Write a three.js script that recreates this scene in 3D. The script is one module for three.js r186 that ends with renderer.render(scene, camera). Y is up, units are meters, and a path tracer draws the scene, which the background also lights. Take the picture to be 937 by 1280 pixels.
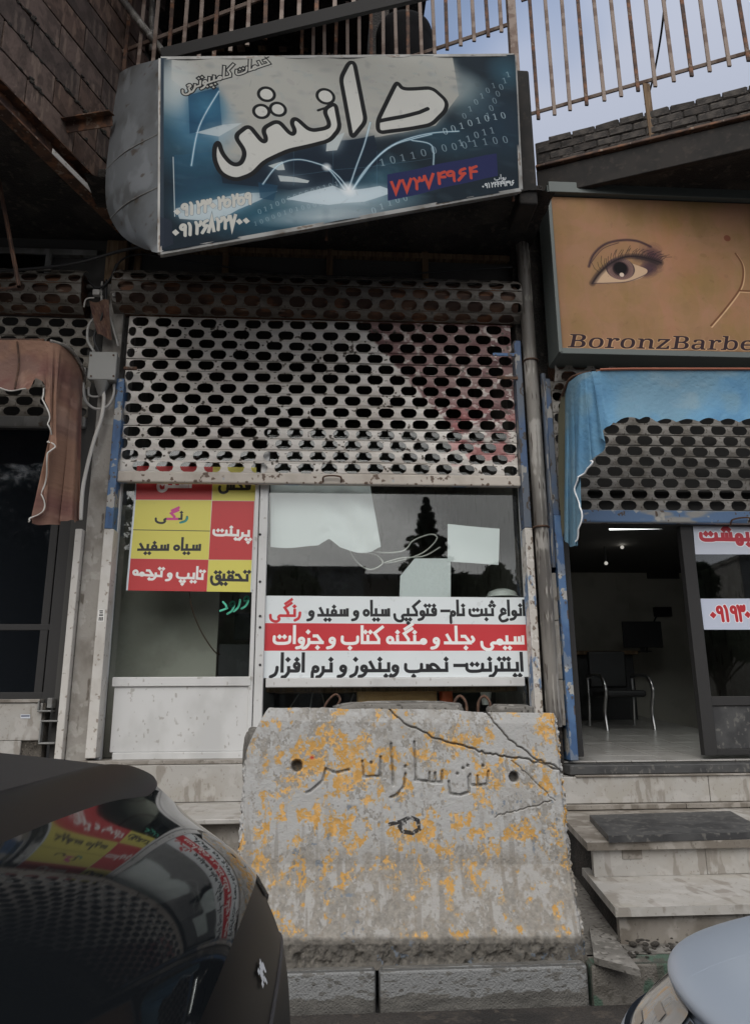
import * as THREE from 'three';
import { mergeGeometries, mergeVertices } from 'three/addons/utils/BufferGeometryUtils.js';
import { RoundedBoxGeometry } from 'three/addons/geometries/RoundedBoxGeometry.js';
import { RectAreaLightUniformsLib } from 'three/addons/lights/RectAreaLightUniformsLib.js';

// ------------------------------------------------------------------ camera, sky, sun, exposure
const scene = new THREE.Scene();
const FPX = 950, EYE = new THREE.Vector3(0, 1.36, 6.5);
const camera = new THREE.PerspectiveCamera(2 * Math.atan(640 / FPX) * 180 / Math.PI, 937 / 1280, 0.05, 400);
camera.position.copy(EYE);
camera.rotation.set(14.48 * Math.PI / 180, -3.82 * Math.PI / 180, -0.414 * Math.PI / 180, 'YXZ');
camera.updateMatrixWorld(true);
const renderer = new THREE.WebGLRenderer({ antialias: true });
renderer.toneMapping = THREE.LinearToneMapping;
renderer.toneMappingExposure = 1.18;
renderer.shadowMap.enabled = true;
const SUN_DIR = new THREE.Vector3(-0.25, 0.75, 0.62).normalize();

// small seeded generators and lattice noise
function rng(seed) { let s = seed >>> 0; return () => { s = (s + 0x6d2b79f5) | 0; let t = Math.imul(s ^ (s >>> 15), 1 | s); t = (t + Math.imul(t ^ (t >>> 7), 61 | t)) ^ t; return ((t ^ (t >>> 14)) >>> 0) / 4294967296; }; }
const LAT = new Float32Array(65536); { const r = rng(77); for (let i = 0; i < 65536; i++) LAT[i] = r(); }
const sm = (t) => t * t * (3 - 2 * t);
function vn(x, y, px = 256, py = 256) {
  const x0 = Math.floor(x), y0 = Math.floor(y), fx = sm(x - x0), fy = sm(y - y0);
  const a = ((x0 % px) + px) % px, b = (((x0 + 1) % px) + px) % px, c = ((((y0 % py) + py) % py) * 256), d = (((((y0 + 1) % py) + py) % py) * 256);
  const p = LAT[c + a], q = LAT[c + b], r = LAT[d + a], s = LAT[d + b];
  return p + (q - p) * fx + (r - p + (p - q - r + s) * fx) * fy;
}
function fbm(x, y, oct = 4, fx = 256, fy = fx) { let s = 0, a = 0.5, n = 0; for (let i = 0; i < oct; i++) { s += a * vn(x + i * 0.0, y, Math.min(fx, 256), Math.min(fy, 256)); n += a; x *= 2; y *= 2; fx *= 2; fy *= 2; a *= 0.5; } return s / n; }
const ss = (a, b, x) => { const t = Math.min(1, Math.max(0, (x - a) / (b - a))); return t * t * (3 - 2 * t); };
const lerp = (a, b, t) => a + (b - a) * t;

{ // overcast sky: soft cloud sheet, thinner and brighter towards the veiled sun behind the camera
  const W = 1024, H = 512, d = new Float32Array(W * H * 4);
  for (let j = 0; j < H; j++) for (let i = 0; i < W; i++) {
    const el = ((j + 0.5) / H - 0.5) * Math.PI, az = ((i + 0.5) / W - 0.5) * 2 * Math.PI;
    const x = Math.cos(az) * Math.cos(el), y = Math.sin(el), z = Math.sin(az) * Math.cos(el), o = (j * W + i) * 4;
    const cs = x * SUN_DIR.x + y * SUN_DIR.y + z * SUN_DIR.z;
    const hz = Math.max(0, 0.5 + 0.5 * cs); let k = 0.27 + 1.75 * Math.pow(hz, 4.6); const nb = ss(0.45, 0.9, hz);
    const up = Math.max(y, 0.03), cx = x / (up + 0.25) * 2.2 + 40, cz = z / (up + 0.25) * 2.2 + 40;
    const c = fbm(cx, cz, 5);
    k *= 0.72 + 0.58 * ss(0.3, 0.7, c);
    const warm = ss(0.35, 0.7, c);
    let r = k * lerp(lerp(0.58, 0.92, warm), 1.02, nb), g = k * lerp(lerp(0.83, 1.0, warm), 1.0, nb), b = k * lerp(lerp(1.36, 1.22, warm), 0.98, nb);
    if (y < 0) { const t = ss(0, -0.06, y); r = lerp(r, 0.10, t); g = lerp(g, 0.10, t); b = lerp(b, 0.10, t); }
    d[o] = r; d[o + 1] = g; d[o + 2] = b; d[o + 3] = 1;
  }
  const t = new THREE.DataTexture(d, W, H, THREE.RGBAFormat, THREE.FloatType);
  t.mapping = THREE.EquirectangularReflectionMapping; t.magFilter = THREE.LinearFilter; t.needsUpdate = true;
  scene.background = t; scene.environment = t;
}
const sun = new THREE.DirectionalLight(new THREE.Color(1, 0.96, 0.9), 0.6);
sun.position.copy(SUN_DIR).multiplyScalar(30); sun.castShadow = true; sun.shadow.radius = 70;
sun.shadow.mapSize.set(2048, 2048); Object.assign(sun.shadow.camera, { left: -12, right: 12, top: 12, bottom: -12, near: 1, far: 70 });
scene.add(sun, sun.target); sun.name = 'sun_light';

// ------------------------------------------------------------------ survey: where the photograph's points lie on known planes of the street
const V3 = (x, y, z) => new THREE.Vector3(x, y, z);
function ray(u, v) { return V3((u - 468.5) / FPX, (640 - v) / FPX, -1).applyQuaternion(camera.quaternion); }
function P(u, v, z) { const r = ray(u, v); return EYE.clone().addScaledVector(r, (z - EYE.z) / r.z); }
function Py(u, v, y) { const r = ray(u, v); return EYE.clone().addScaledVector(r, (y - EYE.y) / r.y); }
function PL(u, v, p0, n) { const r = ray(u, v); return EYE.clone().addScaledVector(r, p0.clone().sub(EYE).dot(n) / r.dot(n)); }

// ------------------------------------------------------------------ naming and building
const taken = new Map();
function numbered(n) { const k = taken.get(n) ?? 0; taken.set(n, k + 1); return k ? n + '_' + String(k).padStart(3, '0') : n; }
function tag(o, label, category, group) { o.userData.label = label; o.userData.category = category; if (group) o.userData.group = group; return o; }
function thing(name, label, category, group, pos) { const o = new THREE.Group(); o.name = numbered(name); if (pos) o.position.copy(pos); scene.add(o); return tag(o, label, category, group); }
function mesh(name, geo, m, parent, label) {
  const o = new THREE.Mesh(Array.isArray(geo) ? join(geo) : geo, m); o.name = name; o.castShadow = o.receiveShadow = true;
  if (label) o.userData.label = label;
  if (parent) { parent.updateWorldMatrix(true, false); parent.add(o); } return o;
}
function part(name, geo, m, parent, label) { return mesh(name, geo, m, parent, label); }
function solo(name, geo, m, label, category, group) { const o = mesh(numbered(name), geo, m); scene.add(o); return tag(o, label, category, group); }
function struct(name, geo, m) { const o = mesh(numbered(name), geo, m); scene.add(o); o.userData.kind = 'structure'; return o; }
function join(list) { return mergeGeometries(list.map((g) => { let h = g.index ? g.toNonIndexed() : g; if (!h.attributes.normal) h.computeVertexNormals(); for (const k of Object.keys(h.attributes)) if (!['position', 'normal', 'uv'].includes(k)) h.deleteAttribute(k); if (!h.attributes.uv) h.setAttribute('uv', new THREE.BufferAttribute(new Float32Array(h.attributes.position.count * 2), 2)); return h; })); }
// uv in metres, by the way each face points
function uvm(geo) {
  const g = geo.index ? geo.toNonIndexed() : geo, p = g.attributes.position, n = g.attributes.normal, uv = new Float32Array(p.count * 2);
  for (let i = 0; i < p.count; i++) {
    const ax = Math.abs(n.getX(i)), ay = Math.abs(n.getY(i)), az = Math.abs(n.getZ(i));
    if (az >= ax && az >= ay) { uv[2 * i] = p.getX(i); uv[2 * i + 1] = p.getY(i); } else if (ax >= ay) { uv[2 * i] = p.getZ(i); uv[2 * i + 1] = p.getY(i); } else { uv[2 * i] = p.getX(i); uv[2 * i + 1] = p.getZ(i); }
  }
  g.setAttribute('uv', new THREE.BufferAttribute(uv, 2)); return g;
}
function bx(x0, x1, y0, y1, z0, z1, r = 0.006) {
  const w = Math.abs(x1 - x0), h = Math.abs(y1 - y0), d = Math.abs(z1 - z0), m = Math.min(w, h, d);
  const g = r > 0 && m > 0.004 ? new RoundedBoxGeometry(w, h, d, 1, Math.min(r, m * 0.4)) : new THREE.BoxGeometry(w, h, d);
  g.translate((x0 + x1) / 2, (y0 + y1) / 2, (z0 + z1) / 2); return uvm(g);
}
// a bar of rectangular section from a to b
function bar(a, b, w, h = w, r = 0.004) {
  const d = b.clone().sub(a), L = d.length(), g = r ? new RoundedBoxGeometry(w, L, h, 1, Math.min(r, w * 0.4, h * 0.4)) : new THREE.BoxGeometry(w, L, h);
  uvm(g); const g2 = uvm(g);
  g2.applyQuaternion(new THREE.Quaternion().setFromUnitVectors(V3(0, 1, 0), d.clone().normalize())); g2.translate((a.x + b.x) / 2, (a.y + b.y) / 2, (a.z + b.z) / 2); return g2;
}
function tube(pts, r, seg = 0, rs = 8, closed = false) { return new THREE.TubeGeometry(new THREE.CatmullRomCurve3(pts, closed), seg || pts.length * 8, r, rs, closed); }
// a box whose front lies where the photograph shows the rectangle u0..u1, v0..v1 on the plane z
function rect(u0, v0, u1, v1, z) { const a = P(u0, v0, z), b = P(u1, v0, z), c = P(u0, v1, z), d = P(u1, v1, z); return { x0: (a.x + c.x) / 2, x1: (b.x + d.x) / 2, y1: (a.y + b.y) / 2, y0: (c.y + d.y) / 2, z }; }
function rbx(u0, v0, u1, v1, z, depth, r) { const q = rect(u0, v0, u1, v1, z); return bx(q.x0, q.x1, q.y0, q.y1, z - depth, z, r); }
function grid(nx, ny, f, uvf) {
  const pos = [], uv = [], idx = [];
  for (let j = 0; j <= ny; j++) for (let i = 0; i <= nx; i++) { const p = f(i / nx, j / ny); pos.push(p.x, p.y, p.z); const q = uvf ? uvf(i / nx, j / ny, p) : [i / nx, j / ny]; uv.push(q[0], q[1]); }
  for (let j = 0; j < ny; j++) for (let i = 0; i < nx; i++) { const a = j * (nx + 1) + i, b = a + 1, c = a + nx + 1, d = c + 1; idx.push(a, b, d, a, d, c); }
  const g = new THREE.BufferGeometry(); g.setAttribute('position', new THREE.Float32BufferAttribute(pos, 3)); g.setAttribute('uv', new THREE.Float32BufferAttribute(uv, 2)); g.setIndex(idx); g.computeVertexNormals(); return g;
}
// a solid slab from a flat outline of world points, thickened by the vector t
function slab(pts, t) {
  const n = pts.length, pos = [], push = (...ps) => ps.forEach((p) => pos.push(p.x, p.y, p.z));
  const b = pts.map((p) => p.clone().add(t));
  const e1 = pts[1].clone().sub(pts[0]).normalize(), nn = new THREE.Vector3(); for (let i = 0; i < n; i++) nn.add(pts[i].clone().cross(pts[(i + 1) % n])); nn.normalize(); const e2 = nn.clone().cross(e1);
  const tri = THREE.ShapeUtils.triangulateShape(pts.map((p) => new THREE.Vector2(p.dot(e1), p.dot(e2))), []);
  const flip = nn.dot(t) > 0;
  for (const [i, j, k] of tri) { if (flip) { push(pts[i], pts[k], pts[j]); push(b[i], b[j], b[k]); } else { push(pts[i], pts[j], pts[k]); push(b[i], b[k], b[j]); } }
  for (let i = 0; i < n; i++) { const j = (i + 1) % n; if (flip) { push(pts[i], pts[j], b[j], pts[i], b[j], b[i]); } else { push(pts[i], b[j], pts[j], pts[i], b[i], b[j]); } }
  const g = new THREE.BufferGeometry(); g.setAttribute('position', new THREE.Float32BufferAttribute(pos, 3)); g.computeVertexNormals(); return uvm(g);
}

// ------------------------------------------------------------------ procedural materials
function dataTex(w, h, f, srgb = true) {
  const d = new Uint8Array(w * h * 4); for (let y = 0; y < h; y++) for (let x = 0; x < w; x++) { const c = f(x / w, y / h), o = (y * w + x) * 4; d[o] = Math.max(0, Math.min(255, c[0])); d[o + 1] = Math.max(0, Math.min(255, c[1])); d[o + 2] = Math.max(0, Math.min(255, c[2])); d[o + 3] = 255; }
  const t = new THREE.DataTexture(d, w, h); t.wrapS = t.wrapT = THREE.RepeatWrapping; t.magFilter = THREE.LinearFilter; t.minFilter = THREE.LinearMipmapLinearFilter; t.generateMipmaps = true; if (srgb) t.colorSpace = THREE.SRGBColorSpace; t.needsUpdate = true; return t;
}
const off = (() => { let k = 0; return () => (k = (k + 37) % 256); })();
// layers: [colour, freqX, freqY, octaves, low, high, strength]; metres = size of one repeat
function layered(base, layers, n = 512) {
  const o = layers.map(() => [off(), off()]);
  return dataTex(n, n, (x, y) => {
    let [r, g, b] = base;
    layers.forEach(([c, fx, fy, oc, lo, hi, st], i) => { const t = ss(lo, hi, fbm(x * fx + o[i][0], y * fy + o[i][1], oc, fx, fy)) * st; r += (c[0] - r) * t; g += (c[1] - g) * t; b += (c[2] - b) * t; });
    return [r, g, b];
  });
}
const bumpFine = dataTex(256, 256, (x, y) => { const v = 255 * fbm(x * 16, y * 16, 4, 16, 16); return [v, v, v]; }, false);
const bumpGrit = dataTex(512, 512, (x, y) => { const v = 255 * (0.6 * fbm(x * 64, y * 64, 2, 64, 64) + 0.4 * fbm(x * 8, y * 8, 3, 8, 8)); return [v, v, v]; }, false);
function rep(t, m) { const c = t.clone(); c.repeat.set(1 / m, 1 / m); c.needsUpdate = true; return c; }
function M(o) {
  const { tex, metres = 1, bump, bumpM = 0.4, grit, ...rest } = o, C = (rest.clearcoat || rest.transmission || rest.sheen || rest.ior) ? THREE.MeshPhysicalMaterial : THREE.MeshStandardMaterial;
  const m = new C({ roughness: 0.8, ...rest });
  if (tex) m.map = rep(tex, metres);
  if (bump) { m.bumpMap = rep(grit ? bumpGrit : bumpFine, bumpM); m.bumpScale = bump; }
  return m;
}
const rgb = (r, g, b) => new THREE.Color().setRGB(r, g, b);
const T = {
  asphalt: layered([74, 73, 74], [[[48, 47, 48], 64, 64, 2, 0.4, 0.7, 0.9], [[112, 110, 106], 90, 90, 1, 0.72, 0.85, 0.8], [[58, 56, 54], 4, 4, 4, 0.45, 0.65, 0.6]]),
  concrete: layered([120, 117, 112], [[[88, 85, 80], 6, 6, 5, 0.45, 0.7, 0.8], [[150, 146, 140], 40, 40, 3, 0.55, 0.75, 0.6], [[60, 57, 52], 70, 70, 1, 0.78, 0.9, 0.8]]),
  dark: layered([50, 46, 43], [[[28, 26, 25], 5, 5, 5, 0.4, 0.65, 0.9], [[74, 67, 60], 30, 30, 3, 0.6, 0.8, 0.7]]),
  plaster: layered([150, 146, 140], [[[112, 106, 99], 5, 3, 5, 0.48, 0.68, 0.8], [[176, 173, 168], 20, 20, 4, 0.55, 0.7, 0.5], [[84, 76, 68], 24, 8, 4, 0.68, 0.78, 0.7]]),
  white: layered([196, 192, 186], [[[166, 160, 152], 4, 3, 5, 0.45, 0.7, 0.6], [[122, 110, 98], 34, 30, 3, 0.70, 0.80, 0.7], [[206, 204, 200], 12, 12, 3, 0.5, 0.7, 0.4]]),
  whiteDoor: layered([205, 205, 204], [[[186, 186, 184], 4, 3, 5, 0.45, 0.7, 0.7], [[150, 146, 140], 40, 26, 3, 0.74, 0.83, 0.6]]),
  peelWB: layered([188, 183, 176], [[[84, 112, 150], 9, 3, 5, 0.52, 0.57, 0.85], [[112, 98, 86], 22, 16, 4, 0.64, 0.7, 0.9], [[214, 211, 206], 16, 16, 3, 0.6, 0.66, 0.6]]),
  peelB: layered([74, 106, 146], [[[96, 122, 152], 5, 3, 4, 0.45, 0.7, 0.7], [[176, 170, 160], 10, 7, 5, 0.60, 0.65, 0.9], [[84, 66, 54], 26, 20, 3, 0.68, 0.75, 0.9], [[44, 70, 108], 5, 3, 4, 0.5, 0.7, 0.5]]),
  peelB2: layered([150, 148, 144], [[[84, 116, 158], 3, 8, 4, 0.48, 0.56, 0.85], [[186, 180, 170], 16, 16, 4, 0.6, 0.68, 0.8], [[84, 66, 54], 30, 30, 3, 0.69, 0.76, 0.9]]),
  peelBar: layered([186, 178, 168], [[[92, 128, 170], 5, 9, 4, 0.60, 0.65, 0.9], [[142, 130, 118], 5, 3, 5, 0.45, 0.7, 0.6], [[84, 66, 54], 30, 30, 3, 0.69, 0.76, 0.9]]),
  greyBlue: layered([84, 92, 104], [[[58, 84, 122], 4, 3, 4, 0.45, 0.65, 0.8], [[150, 146, 140], 12, 8, 4, 0.62, 0.68, 0.9], [[62, 54, 48], 20, 16, 3, 0.66, 0.74, 0.9]]),
  rust: layered([92, 66, 50], [[[60, 42, 34], 8, 8, 5, 0.42, 0.65, 0.9], [[128, 84, 56], 14, 14, 4, 0.55, 0.75, 0.7], [[150, 140, 128], 20, 20, 3, 0.7, 0.8, 0.6]]),
  rail: layered([134, 118, 108], [[[100, 80, 68], 8, 8, 4, 0.42, 0.65, 0.9], [[146, 134, 124], 12, 12, 4, 0.55, 0.72, 0.7]]),
  greyMetal: layered([128, 128, 126], [[[100, 98, 94], 5, 4, 5, 0.42, 0.68, 0.8], [[156, 156, 154], 14, 6, 4, 0.55, 0.72, 0.6], [[88, 74, 62], 22, 16, 3, 0.7, 0.8, 0.7]]),
  pipe: layered([120, 116, 110], [[[78, 74, 70], 4, 3, 5, 0.42, 0.62, 0.8], [[164, 160, 154], 20, 6, 4, 0.55, 0.68, 0.8], [[60, 52, 46], 30, 22, 3, 0.68, 0.76, 0.8]]),
  marble: layered([168, 165, 160], [[[160, 155, 147], 4, 5, 5, 0.44, 0.66, 0.7], [[128, 121, 112], 14, 4, 5, 0.60, 0.68, 0.6], [[128, 121, 112], 60, 50, 3, 0.71, 0.79, 0.5], [[184, 181, 177], 10, 10, 3, 0.55, 0.7, 0.5]]),
  marbleD: layered([136, 130, 122], [[[108, 101, 92], 6, 5, 5, 0.42, 0.64, 0.85], [[162, 157, 150], 10, 12, 4, 0.56, 0.7, 0.7], [[92, 86, 78], 50, 40, 3, 0.70, 0.79, 0.6]]),
  slate: layered([70, 70, 70], [[[52, 52, 53], 5, 5, 5, 0.42, 0.65, 0.9], [[104, 102, 98], 26, 20, 4, 0.62, 0.74, 0.8]]),
  clay: layered([124, 106, 98], [[[96, 82, 75], 6, 10, 4, 0.42, 0.65, 0.8], [[160, 140, 126], 12, 5, 4, 0.58, 0.72, 0.7]]),
  brick: layered([72, 67, 63], [[[46, 43, 41], 8, 8, 5, 0.42, 0.65, 0.9], [[92, 84, 78], 18, 18, 4, 0.58, 0.75, 0.7]]),
  wood: layered([112, 90, 66], [[[84, 64, 46], 40, 3, 4, 0.42, 0.62, 0.8], [[136, 116, 92], 60, 4, 3, 0.58, 0.7, 0.6]]),
  card: layered([186, 150, 104], [[[168, 132, 90], 4, 3, 4, 0.42, 0.65, 0.7]]),
  tile: layered([176, 174, 170], [[[152, 149, 144], 5, 5, 5, 0.45, 0.68, 0.6]]),
  blueCloth: layered([96, 130, 150], [[[84, 132, 166], 3, 3, 5, 0.42, 0.62, 0.7], [[128, 144, 150], 4, 6, 5, 0.58, 0.80, 0.45], [[64, 110, 146], 5, 3, 4, 0.52, 0.7, 0.5]]),
  brownCloth: layered([124, 96, 86], [[[146, 112, 92], 3, 3, 5, 0.42, 0.62, 0.8], [[112, 74, 68], 4, 3, 5, 0.52, 0.7, 0.7], [[166, 136, 120], 8, 5, 4, 0.62, 0.76, 0.6]]),
};
const mats = {
  asphalt: M({ tex: T.asphalt, metres: 1.6, roughness: 0.9, bump: 0.006, grit: true, bumpM: 0.5 }),
  concrete: M({ tex: T.concrete, metres: 1.3, roughness: 0.92, bump: 0.004, grit: true, bumpM: 0.4 }),
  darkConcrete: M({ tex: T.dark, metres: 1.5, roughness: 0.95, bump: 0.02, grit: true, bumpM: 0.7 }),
  plaster: M({ tex: T.plaster, metres: 1.4, roughness: 0.9, bump: 0.004, bumpM: 0.4 }),
  white: M({ tex: T.white, metres: 1.1, roughness: 0.6, bump: 0.001 }),
  whiteDoor: M({ tex: T.whiteDoor, metres: 1.2, roughness: 0.5 }),
  peelWB: M({ tex: T.peelWB, metres: 0.7, roughness: 0.6, bump: 0.0015, bumpM: 0.3 }),
  peelB: M({ tex: T.peelB, metres: 0.8, roughness: 0.6, bump: 0.0015, bumpM: 0.3 }),
  peelB2: M({ tex: T.peelB2, metres: 1.6, roughness: 0.6, bump: 0.001 }),
  peelBar: M({ tex: T.peelBar, metres: 1.5, roughness: 0.6, bump: 0.001 }),
  greyBlue: M({ tex: T.greyBlue, metres: 1.1, roughness: 0.6, bump: 0.001 }),
  rust: M({ tex: T.rust, metres: 0.8, roughness: 0.75, bump: 0.002, bumpM: 0.25 }),
  rail: M({ tex: T.rail, metres: 0.7, roughness: 0.65 }),
  greyMetal: M({ tex: T.greyMetal, metres: 1.2, roughness: 0.5, metalness: 0.3 }),
  pipe: M({ tex: T.pipe, metres: 0.9, roughness: 0.6, bump: 0.001 }),
  marble: M({ tex: T.marble, metres: 0.9, roughness: 0.45, bump: 0.0006 }),
  marbleD: M({ tex: T.marbleD, metres: 0.9, roughness: 0.5, bump: 0.001 }),
  slate: M({ tex: T.slate, metres: 0.8, roughness: 0.5, bump: 0.001 }),
  clay: M({ tex: T.clay, metres: 0.6, color: rgb(0.72, 0.7, 0.68), roughness: 0.9, bump: 0.004, bumpM: 0.3 }),
  clay2: M({ tex: T.clay, metres: 0.7, roughness: 0.9, bump: 0.004, bumpM: 0.3, color: rgb(0.5, 0.5, 0.5) }),
  clay3: M({ tex: T.clay, metres: 0.5, roughness: 0.9, bump: 0.004, bumpM: 0.3, color: rgb(0.64, 0.57, 0.52) }),
  brick: M({ tex: T.brick, metres: 0.5, roughness: 0.9, bump: 0.008, grit: true, bumpM: 0.3 }),
  brick2: M({ tex: T.brick, metres: 0.6, roughness: 0.9, bump: 0.008, grit: true, bumpM: 0.3, color: rgb(0.7, 0.68, 0.68) }),
  mortar: M({ tex: T.concrete, metres: 0.6, roughness: 0.95, bump: 0.015, grit: true, bumpM: 0.3, color: rgb(0.6, 0.56, 0.52) }),
  wood: M({ tex: T.wood, metres: 0.8, roughness: 0.8 }),
  card: M({ tex: T.card, metres: 0.8, roughness: 0.85 }),
  tile: M({ tex: T.tile, metres: 0.7, roughness: 0.3 }),
  black: M({ color: rgb(0.018, 0.018, 0.02), roughness: 0.55 }),
  blackIron: M({ color: rgb(0.022, 0.021, 0.021), roughness: 0.7 }),
  fasciaIron: M({ tex: T.dark, metres: 1.2, color: rgb(0.45, 0.42, 0.4), roughness: 0.85 }),
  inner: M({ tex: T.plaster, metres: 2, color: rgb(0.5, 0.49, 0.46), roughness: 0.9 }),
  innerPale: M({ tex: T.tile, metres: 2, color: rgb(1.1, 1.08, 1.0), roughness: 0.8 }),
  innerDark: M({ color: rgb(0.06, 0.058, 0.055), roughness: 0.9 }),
  frameGreen: M({ color: rgb(0.10, 0.115, 0.11), roughness: 0.5, metalness: 0.2 }),
  paperD: M({ color: rgb(0.78, 0.79, 0.8), roughness: 0.8, side: THREE.DoubleSide }),
  paper: M({ color: rgb(0.78, 0.79, 0.8), roughness: 0.8 }),
  plasticWhite: M({ color: rgb(0.7, 0.7, 0.68), roughness: 0.4 }),
  plasticGrey: M({ color: rgb(0.3, 0.3, 0.285), roughness: 0.55, bump: 0.001 }),
  cable: M({ color: rgb(0.02, 0.02, 0.021), roughness: 0.6 }),
  cableGrey: M({ color: rgb(0.42, 0.41, 0.39), roughness: 0.6 }),
  cableWhite: M({ color: rgb(0.6, 0.58, 0.54), roughness: 0.6 }),
  chrome: M({ color: rgb(0.55, 0.55, 0.55), roughness: 0.28, metalness: 1 }),
  leather: M({ color: rgb(0.012, 0.012, 0.013), roughness: 0.5 }),
  glass: M({ color: rgb(0.92, 0.95, 0.94), transmission: 1, thickness: 0, roughness: 0.015, ior: 1.62 }),
  glassDark: M({ color: rgb(0.35, 0.38, 0.4), transmission: 1, thickness: 0, roughness: 0.03, ior: 1.5 }),
  glassLeft: M({ color: rgb(0.5, 0.55, 0.62), transmission: 1, thickness: 0, roughness: 0.03, ior: 1.32 }),
  blueCloth: M({ tex: T.blueCloth, metres: 1.3, roughness: 0.85, bump: 0.006, bumpM: 0.5, side: THREE.DoubleSide }),
  brownCloth: M({ tex: T.brownCloth, metres: 1.1, roughness: 0.9, bump: 0.007, bumpM: 0.45, side: THREE.DoubleSide }),
  leaf: M({ color: rgb(0.05, 0.075, 0.035), roughness: 0.9, side: THREE.DoubleSide }),
  needle: M({ color: rgb(0.03, 0.05, 0.03), roughness: 0.9, side: THREE.DoubleSide }),
  bark: M({ color: rgb(0.08, 0.06, 0.045), roughness: 0.95 }),
};

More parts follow.
